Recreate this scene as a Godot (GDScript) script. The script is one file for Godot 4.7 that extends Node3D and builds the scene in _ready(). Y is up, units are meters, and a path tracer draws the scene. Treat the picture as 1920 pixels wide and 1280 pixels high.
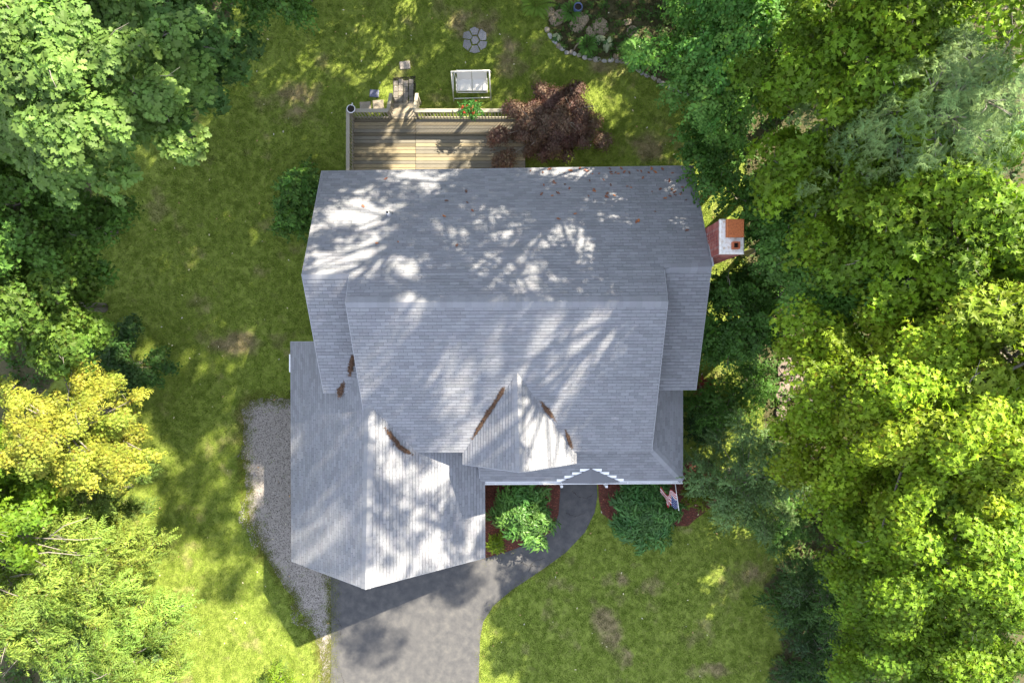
extends Node3D
# A grey-shingled house in a wooded garden, seen from straight above.
# Plan points are given as (x, y) on the plan drawing plus a height in metres; W() turns them into metres.

const EYE := 28.4          # height of the viewpoint over the lawn
const FOC := 1280.0        # plan units per unit of slope
var M := {}                # materials
var SP := {}               # sprig meshes
var used := {}             # names taken
var rng := RandomNumberGenerator.new()
var lawn_img: Image
const LX := 24.0
const LZ := 18.0

# ------------------------------------------------------------------ helpers
func W(px: float, py: float, h := 0.0) -> Vector3:
	var k := (EYE - h) / FOC
	return Vector3((px - 960.0) * k, h, (py - 640.0) * k)

func R(a := 0.0, b := 1.0) -> float:
	return rng.randf_range(a, b)

func lin(r: float, g: float, b: float) -> Color:
	return Color(r, g, b).linear_to_srgb()

func numbered(called: String) -> String:
	if not used.has(called):
		used[called] = 0
		return called
	used[called] += 1
	return "%s_%03d" % [called, used[called]]

func tag(o: Node, label: String, category: String, group := "", kind := "") -> Node:
	if label != "": o.set_meta("label", label)
	if category != "": o.set_meta("category", category)
	if group != "": o.set_meta("group", group)
	if kind != "": o.set_meta("kind", kind)
	return o

func thing(called: String, label: String, category: String, at := Vector3.ZERO, group := "") -> Node3D:
	var o := Node3D.new()
	o.name = numbered(called)
	add_child(o)
	o.position = at
	tag(o, label, category, group)
	return o

func put(parent: Node, called: String, mesh: Mesh, mat: Material, t := Transform3D()) -> MeshInstance3D:
	var o := MeshInstance3D.new()
	o.name = numbered(called) if parent == self else called
	o.mesh = mesh
	o.material_override = mat
	o.transform = t
	parent.add_child(o, true)
	return o

func structure(called: String, mesh: Mesh, mat: Material, t := Transform3D()) -> MeshInstance3D:
	var o := put(self, called, mesh, mat, t)
	o.set_meta("kind", "structure")
	return o

func new_st(smooth := false) -> SurfaceTool:
	var st := SurfaceTool.new()
	st.begin(Mesh.PRIMITIVE_TRIANGLES)
	st.set_smooth_group(0 if smooth else -1)
	st.set_color(Color.WHITE)
	return st

func done(st: SurfaceTool) -> ArrayMesh:
	st.generate_normals()
	return st.commit()

# one triangle whose front looks along «out»
func tri(st: SurfaceTool, a: Vector3, b: Vector3, c: Vector3, out: Vector3) -> void:
	if (b - a).cross(c - a).dot(out) > 0.0:
		var k := b; b = c; c = k
	st.add_vertex(a); st.add_vertex(b); st.add_vertex(c)

func quad(st: SurfaceTool, a: Vector3, b: Vector3, c: Vector3, d: Vector3, out: Vector3) -> void:
	tri(st, a, b, c, out)
	tri(st, a, c, d, out)

func box(st: SurfaceTool, c: Vector3, s: Vector3, bas := Basis()) -> void:
	var h := s / 2.0
	for ax in 3:
		for sg in [-1.0, 1.0]:
			var n := Vector3.ZERO; n[ax] = sg
			var u := Vector3.ZERO; u[(ax + 1) % 3] = h[(ax + 1) % 3]
			var v := Vector3.ZERO; v[(ax + 2) % 3] = h[(ax + 2) % 3]
			var o: Vector3 = n * h[ax]
			quad(st, c + bas * (o - u - v), c + bas * (o + u - v), c + bas * (o + u + v), c + bas * (o - u + v), bas * n)

# a box with chamfered top edges
func slab_mesh(s: Vector3, ch := 0.006) -> ArrayMesh:
	var st := new_st()
	var h := s / 2.0
	var top := [Vector3(-h.x + ch, h.y, -h.z + ch), Vector3(h.x - ch, h.y, -h.z + ch), Vector3(h.x - ch, h.y, h.z - ch), Vector3(-h.x + ch, h.y, h.z - ch)]
	var mid := [Vector3(-h.x, h.y - ch, -h.z), Vector3(h.x, h.y - ch, -h.z), Vector3(h.x, h.y - ch, h.z), Vector3(-h.x, h.y - ch, h.z)]
	quad(st, top[0], top[1], top[2], top[3], Vector3.UP)
	for i in 4:
		var j := (i + 1) % 4
		var o: Vector3 = mid[i] + mid[j]; o.y = 0
		quad(st, top[i], top[j], mid[j], mid[i], o + Vector3.UP)
		quad(st, mid[i], mid[j], mid[j] - Vector3(0, s.y - ch, 0), mid[i] - Vector3(0, s.y - ch, 0), o)
	quad(st, Vector3(-h.x, -h.y, -h.z), Vector3(h.x, -h.y, -h.z), Vector3(h.x, -h.y, h.z), Vector3(-h.x, -h.y, h.z), Vector3.DOWN)
	return done(st)

func box_mesh(s: Vector3) -> ArrayMesh:
	var st := new_st()
	box(st, Vector3.ZERO, s)
	return done(st)

func basis_to(dir: Vector3) -> Basis:
	var y := dir.normalized()
	var x := y.cross(Vector3(0.31, 0.17, 0.93) if absf(y.z) < 0.9 else Vector3.RIGHT).normalized()
	return Basis(x, y, x.cross(y))

func beam(st: SurfaceTool, a: Vector3, b: Vector3, w: float, t: float) -> void:
	var z := (b - a).normalized()
	var x := z.cross(Vector3.UP)
	x = Vector3.RIGHT if x.length() < 0.01 else x.normalized()
	box(st, (a + b) / 2.0, Vector3(w, t, a.distance_to(b)), Basis(x, z.cross(x) * -1.0, z))

func tube(st: SurfaceTool, pts: Array, rad: Array, n := 6) -> void:
	var rings := []
	for i in pts.size():
		var d: Vector3 = pts[mini(i + 1, pts.size() - 1)] - pts[maxi(i - 1, 0)]
		var b := basis_to(d)
		var ring := []
		for k in n:
			var a := TAU * k / n
			ring.append(pts[i] + (b.x * cos(a) + b.z * sin(a)) * rad[i])
		rings.append(ring)
	for i in pts.size() - 1:
		for k in n:
			var k2 := (k + 1) % n
			var mid: Vector3 = (rings[i][k] + rings[i + 1][k2]) / 2.0 - (pts[i] + pts[i + 1]) / 2.0
			quad(st, rings[i][k], rings[i][k2], rings[i + 1][k2], rings[i + 1][k], mid)
	for e in [0, pts.size() - 1]:
		var d2: Vector3 = pts[e] - pts[1 if e == 0 else e - 1]
		for k in range(1, n - 1):
			tri(st, rings[e][0], rings[e][k], rings[e][k + 1], d2)

# flat polygon sheet at height y with a skirt of depth t, uv in metres
func sheet(poly: PackedVector2Array, y: float, t: float) -> ArrayMesh:
	var st := new_st()
	var idx := Geometry2D.triangulate_polygon(poly)
	for i in range(0, idx.size(), 3):
		tri(st, Vector3(poly[idx[i]].x, y, poly[idx[i]].y), Vector3(poly[idx[i + 1]].x, y, poly[idx[i + 1]].y), Vector3(poly[idx[i + 2]].x, y, poly[idx[i + 2]].y), Vector3.UP)
	var cw := 1.0 if Geometry2D.is_polygon_clockwise(poly) else -1.0
	for i in poly.size():
		var a := poly[i]
		var b := poly[(i + 1) % poly.size()]
		var o := Vector3(-(b - a).y, 0, (b - a).x) * -cw
		quad(st, Vector3(a.x, y, a.y), Vector3(b.x, y, b.y), Vector3(b.x, y - t, b.y), Vector3(a.x, y - t, a.y), o)
	return done(st)

func plan(pts: Array, h := 0.0) -> PackedVector2Array:
	var p := PackedVector2Array()
	for q in pts:
		var w := W(q[0], q[1], h)
		p.append(Vector2(w.x, w.z))
	return p

# rough up an outline: subdivide and shift by noise
func ragged(p: PackedVector2Array, step: float, amp: float, sd: int) -> PackedVector2Array:
	var n := FastNoiseLite.new()
	n.seed = sd
	n.frequency = 0.9
	var o := PackedVector2Array()
	for i in p.size():
		var a := p[i]
		var b := p[(i + 1) % p.size()]
		var k := maxi(1, int(a.distance_to(b) / step))
		for j in k:
			var q := a.lerp(b, float(j) / k)
			o.append(q + Vector2(n.get_noise_2d(q.x * 2.0, q.y * 2.0), n.get_noise_2d(q.x * 2.0 + 90.0, q.y * 2.0)) * amp)
	return o

func smooth_closed(p: PackedVector2Array, times := 2) -> PackedVector2Array:
	for t in times:
		var o := PackedVector2Array()
		for i in p.size():
			var a := p[i]
			var b := p[(i + 1) % p.size()]
			o.append(a.lerp(b, 0.25)); o.append(a.lerp(b, 0.75))
		p = o
	return p

# a lumpy stone: half-sunk, flat-ish top
func stone_mesh(s: Vector3, sd: int, flat := 0.3) -> ArrayMesh:
	var n := FastNoiseLite.new()
	n.seed = sd
	n.frequency = 0.9
	var st := new_st()
	var ry := 5
	var rx := 9
	var v := []
	for j in ry + 1:
		var row := []
		var th := PI * j / ry * 0.62
		for i in rx:
			var a := TAU * i / rx + 0.3 * j
			var d := Vector3(sin(th) * cos(a), cos(th), sin(th) * sin(a))
			var k := 1.0 + 0.42 * n.get_noise_3d(d.x * 1.6 + sd, d.y * 1.6, d.z * 1.6)
			var q := d * k
			q.y = minf(q.y, 1.0 - flat + 0.12 * n.get_noise_2d(d.x * 2.0, d.z * 2.0 + sd))
			row.append(q * s * 0.5)
		v.append(row)
	for j in ry:
		for i in rx:
			var i2 := (i + 1) % rx
			var o: Vector3 = v[j][i] + v[j + 1][i2]
			if j == 0: tri(st, v[0][0], v[1][i], v[1][i2], o + Vector3.UP)
			else: quad(st, v[j][i], v[j][i2], v[j + 1][i2], v[j + 1][i], o)
	return done(st)

# ------------------------------------------------------------------ materials
func noise_tex(freq: float, ramp: Array, sd := 0, oct := 4, size := 512, kind := FastNoiseLite.TYPE_SIMPLEX_SMOOTH) -> NoiseTexture2D:
	var t := NoiseTexture2D.new()
	var n := FastNoiseLite.new()
	n.noise_type = kind
	n.frequency = freq
	n.fractal_octaves = oct
	n.fractal_gain = 0.6
	n.seed = sd
	t.noise = n
	t.width = size
	t.height = size
	t.seamless = true
	t.seamless_blend_skirt = 0.2
	if ramp.size():
		var g := Gradient.new()
		g.offsets = PackedFloat32Array(range(ramp.size()).map(func(i): return float(i) / (ramp.size() - 1)))
		g.colors = PackedColorArray(ramp)
		t.color_ramp = g
	return t

func mat(called: String, c: Color, rough := 0.8, vc := false) -> StandardMaterial3D:
	var m := StandardMaterial3D.new()
	m.resource_name = called
	m.albedo_color = c
	m.roughness = rough
	m.vertex_color_use_as_albedo = vc
	M[called] = m
	return m

func tri_tex(m: StandardMaterial3D, t: Texture2D, scale: float, bump: Texture2D = null, depth := 0.5) -> StandardMaterial3D:
	m.albedo_texture = t
	m.uv1_triplanar = true
	m.uv1_world_triplanar = true
	m.uv1_scale = Vector3.ONE * scale
	if bump:
		m.heightmap_enabled = true
		m.heightmap_texture = bump
		m.heightmap_scale = depth
	return m

func leaf_mat(called: String, back: Color, rough := 0.5) -> void:
	var m := mat(called, Color.WHITE, rough, true)
	m.cull_mode = BaseMaterial3D.CULL_DISABLED
	m.backlight_enabled = true
	m.backlight = back
	m.metallic_specular = 0.32

func materials() -> void:
	var gray := func(a: float) -> Color: return lin(a, a, a)
	var m := mat("shingle", Color.WHITE, 0.92, true)
	tri_tex(m, noise_tex(0.09, [gray.call(0.62), gray.call(0.8), gray.call(0.9), gray.call(1.0)], 3, 4), 0.9, noise_tex(0.35, [], 5, 2, 256), 0.25)
	mat("underlay", lin(0.217, 0.225, 0.242), 0.92)
	mat("drip_edge", lin(0.33, 0.34, 0.36), 0.6)
	mat("white_paint", lin(0.72, 0.73, 0.74), 0.55)
	mat("wall_paint", lin(0.55, 0.53, 0.47), 0.8)
	mat("dark_glass", lin(0.02, 0.025, 0.03), 0.08)
	m = mat("asphalt", Color.WHITE, 0.95)
	tri_tex(m, noise_tex(0.02, [lin(0.044, 0.045, 0.048), lin(0.058, 0.058, 0.060), lin(0.074, 0.073, 0.072), lin(0.10, 0.096, 0.09)], 8, 6, 1024), 0.10, noise_tex(0.3, [], 15, 2, 256), 0.5)
	m.detail_enabled = true
	m.detail_albedo = noise_tex(0.25, [gray.call(0.7), gray.call(0.95), gray.call(1.0), gray.call(1.0)], 21, 2, 512)
	m.detail_blend_mode = BaseMaterial3D.BLEND_MODE_MUL
	m.uv2_triplanar = true
	m.uv2_world_triplanar = true
	m.uv2_scale = Vector3.ONE * 2.1
	m.detail_uv_layer = BaseMaterial3D.DETAIL_UV_2
	m = mat("gravel_bed", Color.WHITE, 0.95)
	tri_tex(m, noise_tex(0.12, [lin(0.10, 0.088, 0.074), lin(0.19, 0.172, 0.152), lin(0.27, 0.246, 0.222), lin(0.35, 0.325, 0.30)], 30, 4), 0.5, noise_tex(0.3, [], 31, 2, 256), 1.0)
	mat("pebble", Color.WHITE, 0.9, true)
	m = mat("mulch", Color.WHITE, 0.95)
	tri_tex(m, noise_tex(0.15, [lin(0.03, 0.012, 0.008), lin(0.09, 0.03, 0.018), lin(0.15, 0.05, 0.03)], 33, 4), 1.0, noise_tex(0.3, [], 34, 2, 256), 1.5)
	mat("chip", Color.WHITE, 0.95, true)
	m = mat("forest_floor", Color.WHITE, 0.95)
	tri_tex(m, noise_tex(0.06, [lin(0.02, 0.016, 0.01), lin(0.05, 0.036, 0.02), lin(0.06, 0.06, 0.02), lin(0.09, 0.065, 0.035)], 40, 5), 0.25)
	m = mat("wood", Color.WHITE, 0.85, true)
	var wt := noise_tex(0.02, [gray.call(0.45), gray.call(0.8), gray.call(0.95), gray.call(1.0)], 44, 5)
	m.albedo_texture = wt
	m.uv1_triplanar = true
	m.uv1_world_triplanar = true
	m.uv1_scale = Vector3(0.35, 3.0, 6.0)
	m = mat("rail_wood", Color.WHITE, 0.85, true)
	tri_tex(m, noise_tex(0.05, [gray.call(0.6), gray.call(0.9), gray.call(1.0)], 45, 5), 1.2)
	m = mat("stone", Color.WHITE, 0.9, true)
	tri_tex(m, noise_tex(0.05, [gray.call(0.35), gray.call(0.8), gray.call(0.95), lin(1.0, 0.95, 0.85)], 50, 5), 0.8, noise_tex(0.1, [], 51, 4, 256), 1.5)
	m = mat("mossy_stone", Color.WHITE, 0.95)
	tri_tex(m, noise_tex(0.03, [lin(0.05, 0.07, 0.02), lin(0.11, 0.10, 0.05), lin(0.24, 0.19, 0.14), lin(0.30, 0.23, 0.17), lin(0.16, 0.14, 0.08)], 52, 5), 0.7, noise_tex(0.1, [], 51, 4, 256), 2.0)
	m = mat("brick", Color.WHITE, 0.9, true)
	tri_tex(m, noise_tex(0.06, [gray.call(0.55), gray.call(0.9), gray.call(1.0)], 55, 4), 2.0)
	mat("mortar", lin(0.30, 0.25, 0.22), 0.95)
	m = mat("crown_mortar", Color.WHITE, 0.9)
	tri_tex(m, noise_tex(0.012, [lin(0.42, 0.22, 0.09), lin(0.58, 0.52, 0.44), lin(0.66, 0.64, 0.60), lin(0.72, 0.71, 0.68), lin(0.52, 0.51, 0.50)], 57, 5), 1.2, noise_tex(0.1, [], 58, 3, 256), 1.0)
	m = mat("rust", Color.WHITE, 0.75)
	m.metallic = 0.1
	tri_tex(m, noise_tex(0.03, [lin(0.20, 0.055, 0.02), lin(0.36, 0.10, 0.03), lin(0.48, 0.15, 0.045), lin(0.40, 0.10, 0.03)], 60, 5), 0.9)
	mat("clay", lin(0.36, 0.10, 0.04), 0.85)
	mat("soot", lin(0.012, 0.011, 0.01), 0.95)
	m = mat("bark", Color.WHITE, 0.95, true)
	tri_tex(m, noise_tex(0.06, [lin(0.10, 0.085, 0.07), lin(0.2, 0.18, 0.15), lin(0.30, 0.27, 0.24)], 62, 5), 1.0, noise_tex(0.12, [], 63, 4, 256), 2.0)
	m = mat("metal_frame", lin(0.55, 0.55, 0.52), 0.5)
	mat("cushion", lin(0.62, 0.61, 0.58), 0.9)
	mat("pot_black", lin(0.02, 0.02, 0.022), 0.5)
	mat("pot_rim", lin(0.6, 0.6, 0.62), 0.5)
	mat("pot_blue", lin(0.08, 0.11, 0.24), 0.3)
	mat("terracotta", lin(0.32, 0.12, 0.06), 0.85)
	mat("soil", lin(0.018, 0.014, 0.01), 0.95)
	mat("pvc", lin(0.7, 0.7, 0.7), 0.4)
	mat("lead", lin(0.22, 0.23, 0.25), 0.5)
	mat("flag_cloth", Color.WHITE, 0.8, true).cull_mode = BaseMaterial3D.CULL_DISABLED
	M["flag_cloth"].backlight_enabled = true
	M["flag_cloth"].backlight = lin(0.35, 0.35, 0.35)
	mat("dead_leaf", Color.WHITE, 0.9, true).cull_mode = BaseMaterial3D.CULL_DISABLED
	mat("needle_litter", Color.WHITE, 0.95, true).cull_mode = BaseMaterial3D.CULL_DISABLED
	leaf_mat("leaf", lin(0.78, 0.9, 0.2), 0.5)
	leaf_mat("glossy_leaf", lin(0.35, 0.45, 0.12), 0.36)
	leaf_mat("needle", lin(0.3, 0.35, 0.15), 0.55)
	leaf_mat("red_leaf", lin(0.6, 0.35, 0.3), 0.6)
	leaf_mat("grass", lin(0.7, 0.8, 0.3), 0.7)
	leaf_mat("petal", lin(0.6, 0.3, 0.3), 0.6)

# ------------------------------------------------------------------ leaves
const OUTLINE := {
	"maple": [[0.0, 0.0], [0.14, -0.03], [0.48, 0.02], [0.24, 0.20], [0.62, 0.52], [0.21, 0.44], [0.22, 0.66], [0.0, 1.0], [-0.22, 0.66], [-0.21, 0.44], [-0.62, 0.52], [-0.24, 0.20], [-0.48, 0.02], [-0.14, -0.03]],
	"oak": [[0.0, 0.0], [0.16, 0.14], [0.30, 0.24], [0.15, 0.38], [0.42, 0.56], [0.18, 0.66], [0.26, 0.84], [0.0, 1.0], [-0.26, 0.84], [-0.18, 0.66], [-0.42, 0.56], [-0.15, 0.38], [-0.30, 0.24], [-0.16, 0.14]],
	"oval": [[0.0, 0.0], [0.24, 0.22], [0.29, 0.50], [0.18, 0.80], [0.0, 1.0], [-0.18, 0.80], [-0.29, 0.50], [-0.24, 0.22]],
	"round": [[0.0, 0.0], [0.34, 0.16], [0.42, 0.48], [0.26, 0.82], [0.0, 1.0], [-0.26, 0.82], [-0.42, 0.48], [-0.34, 0.16]],
	"narrow": [[0.0, 0.0], [0.13, 0.35], [0.12, 0.70], [0.0, 1.0], [-0.12, 0.70], [-0.13, 0.35]],
	"needle": [[-0.035, 0.0], [0.035, 0.0], [0.0, 1.0]],
}

func leaf(st: SurfaceTool, kind: String, t: Transform3D, size: float, droop: float, col: Color) -> void:
	var o: Array = OUTLINE[kind]
	var pts := []
	for q in o:
		pts.append(t * (Vector3(q[0], 0.18 * absf(q[0]) - droop * q[1] * q[1], -q[1]) * size))
	st.set_color(col)
	var up: Vector3 = t.basis.y
	if o.size() < 4:
		tri(st, pts[0], pts[1], pts[2], up)
		return
	var mid: Vector3 = t * (Vector3(0, -droop * 0.2, -0.45) * size)
	for i in pts.size():
		tri(st, mid, pts[i], pts[(i + 1) % pts.size()], up)

func tilt(yaw: float, pitch: float, roll: float, at: Vector3) -> Transform3D:
	return Transform3D(Basis(Vector3.UP, yaw) * Basis(Vector3.RIGHT, pitch) * Basis(Vector3.FORWARD, roll), at)

func tint(spread: float) -> Color:
	var k := 1.0 + R(-spread, spread)
	return Color(k * R(0.92, 1.1), k, k * R(0.85, 1.1))

# leaves all round a shoot tip
func rosette(kind: String, n: int, size: float, spread: float, droop: float, stalk := Color(1.2, 0.6, 0.8), reach := 0.6) -> ArrayMesh:
	var st := new_st()
	for i in n:
		var f := float(i) / n
		var yaw := i * 2.4 + R(-0.3, 0.3)
		var d := Basis(Vector3.UP, yaw) * Vector3(0, 0, -1)
		var at := d * spread * (0.15 + reach * f) + Vector3(0, 0.10 * spread * (1.0 - f) + R(-0.03, 0.03), 0)
		leaf(st, kind, tilt(yaw + R(-0.4, 0.4), R(-0.85, 0.25), R(-0.6, 0.6), at), size * R(0.55, 1.25), droop * R(0.4, 1.6), tint(0.32))
		if stalk.a > 0.5:
			st.set_color(stalk)
			var side := d.cross(Vector3.UP) * 0.004
			tri(st, Vector3(0, -0.03, 0) - side, Vector3(0, -0.03, 0) + side, at, Vector3.UP)
	return done(st)

# leaves in two ranks along a twig that runs to -z
func spray(kind: String, n: int, size: float, length: float, angle: float, droop: float, stalk := Color(0.9, 0.6, 0.6)) -> ArrayMesh:
	var st := new_st()
	for i in n:
		var f := float(i) / (n - 1)
		var sd := -1.0 if i % 2 else 1.0
		var at := Vector3(R(-0.01, 0.01), -0.12 * length * f * f + R(-0.015, 0.015), length * 0.4 - length * f)
		var yaw := sd * angle * (1.0 - 0.6 * f) + R(-0.25, 0.25)
		leaf(st, kind, tilt(yaw, R(-0.7, 0.3), R(-0.65, 0.65), at), size * R(0.6, 1.25) * (1.0 - 0.25 * f), droop * R(0.4, 1.6), tint(0.3))
	if stalk.a > 0.5:
		st.set_color(stalk)
		tri(st, Vector3(-0.006, 0, length * 0.5), Vector3(0.006, 0, length * 0.5), Vector3(0, -0.12 * length, -length * 0.6), Vector3.UP)
	return done(st)

func pine_tuft() -> ArrayMesh:
	var st := new_st()
	for k in 7:
		var yaw0 := R(-1.1, 1.1)
		var at := Vector3(R(-0.13, 0.13), R(-0.04, 0.05), R(-0.25, 0.2))
		for i in 13:
			leaf(st, "needle", tilt(yaw0 + R(-1.5, 1.5), R(-0.3, 0.7), R(-0.5, 0.5), at), R(0.11, 0.17), 0.2, tint(0.25))
		st.set_color(Color(1.6, 0.9, 0.8))
		tri(st, Vector3(-0.006, 0, 0.3), Vector3(0.006, 0, 0.3), at, Vector3.UP)
	return done(st)

func grass_tuft(n: int, r: float, h: float) -> ArrayMesh:
	var st := new_st()
	for i in n:
		var a := R(0, TAU)
		var at := Vector3(cos(a), 0, sin(a)) * r * sqrt(R())
		var lean := Vector3(R(-1, 1), 0, R(-1, 1)) * h * 1.1
		var side := Vector3(-lean.z, 0, lean.x).normalized() * R(0.004, 0.008)
		var tip := at + lean + Vector3(0, h * R(0.5, 1.1), 0)
		st.set_color(tint(0.35))
		var m := at.lerp(tip, 0.55) + Vector3(0, h * 0.2, 0)
		tri(st, at - side, at + side, m + side * 0.8, Vector3.UP)
		tri(st, at - side, m + side * 0.8, m - side * 0.8, Vector3.UP)
		tri(st, m - side * 0.8, m + side * 0.8, tip, Vector3.UP)
	return done(st)

func fern_mesh() -> ArrayMesh:
	var st := new_st()
	for i in 11:
		var yaw := TAU * i / 11.0 + R(-0.2, 0.2)
		var ln := R(0.45, 0.7)
		for k in 12:
			var f := 0.12 + 0.88 * k / 11.0
			var at := Basis(Vector3.UP, yaw) * Vector3(0, 0.32 * sin(f * 2.2), -ln * f)
			var wd := 0.17 * sin(PI * (0.12 + 0.86 * (1.0 - f))) + 0.02
			for sd in [-1.0, 1.0]:
				leaf(st, "narrow", tilt(yaw + sd * 1.15, -0.15, 0, at), wd, 0.3, tint(0.15))
	return done(st)

func sprigs() -> void:
	SP["maple"] = rosette("maple", 9, 0.155, 0.30, 0.35)
	SP["maple2"] = rosette("maple", 7, 0.14, 0.26, 0.5)
	SP["maple_small"] = rosette("maple", 10, 0.11, 0.24, 0.4)
	SP["oak"] = rosette("oak", 9, 0.24, 0.20, 0.3, Color(2.6, 1.2, 0.9))
	SP["oak2"] = rosette("maple", 7, 0.20, 0.30, 0.35, Color(1.6, 0.9, 0.9))
	SP["beech"] = spray("oval", 11, 0.125, 0.46, 1.15, 0.25)
	SP["beech2"] = spray("round", 9, 0.11, 0.40, 1.2, 0.3)
	SP["small"] = spray("oval", 15, 0.075, 0.36, 1.2, 0.3)
	SP["ash"] = spray("narrow", 15, 0.125, 0.42, 1.1, 0.4)
	SP["rhodo"] = rosette("narrow", 11, 0.175, 0.05, 0.25, Color(0, 0, 0, 0), 0.3)
	SP["fine"] = rosette("maple", 16, 0.085, 0.24, 0.6, Color(1.2, 0.7, 0.7), 0.9)
	SP["pine"] = pine_tuft()
	SP["hosta"] = rosette("oval", 16, 0.26, 0.10, 0.5, Color(0, 0, 0, 0), 0.5)
	SP["spirea"] = spray("oval", 17, 0.05, 0.22, 1.2, 0.3)
	SP["fern"] = fern_mesh()
	SP["fescue"] = grass_tuft(12, 0.10, 0.045)

# a MultiMesh of sprigs at the given places
func foliage(parent: Node, called: String, sprig: Mesh, m: Material, at: Array, colors: Array) -> MultiMeshInstance3D:
	var mm := MultiMesh.new()
	mm.transform_format = MultiMesh.TRANSFORM_3D
	mm.use_colors = true
	mm.mesh = sprig
	mm.instance_count = at.size()
	for i in at.size():
		mm.set_instance_transform(i, at[i])
		mm.set_instance_color(i, colors[i])
	var o := MultiMeshInstance3D.new()
	o.name = numbered(called) if parent == self else called
	o.multimesh = mm
	if parent != self: o.set_meta("kind", "stuff")
	o.material_override = m
	parent.add_child(o, true)
	return o

func sprig_at(c: Vector3, rc: float, flat: float, sc: float, under := 0.25) -> Transform3D:
	var a := R(0, TAU)
	var y := R(-under, 1.0)
	var h := sqrt(maxf(0.0, 1.0 - y * y))
	var d := Vector3(cos(a) * h, y, sin(a) * h)
	var p := c + d * rc * (0.25 + 0.95 * sqrt(R())) * Vector3(1, flat, 1)
	var up := (d * 0.7 + Vector3.UP * 0.8 + Vector3(R(-1, 1), R(-1, 1), R(-1, 1)) * 0.4).normalized()
	var out := Vector3(d.x, 0, d.z) + Vector3(R(-1, 1), 0, R(-1, 1)) * 0.5
	var z := -(out - up * out.dot(up)).normalized()
	var x := up.cross(z).normalized()
	return Transform3D(Basis(x, up, z).scaled(Vector3.ONE * sc * R(0.75, 1.25)), p)

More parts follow.
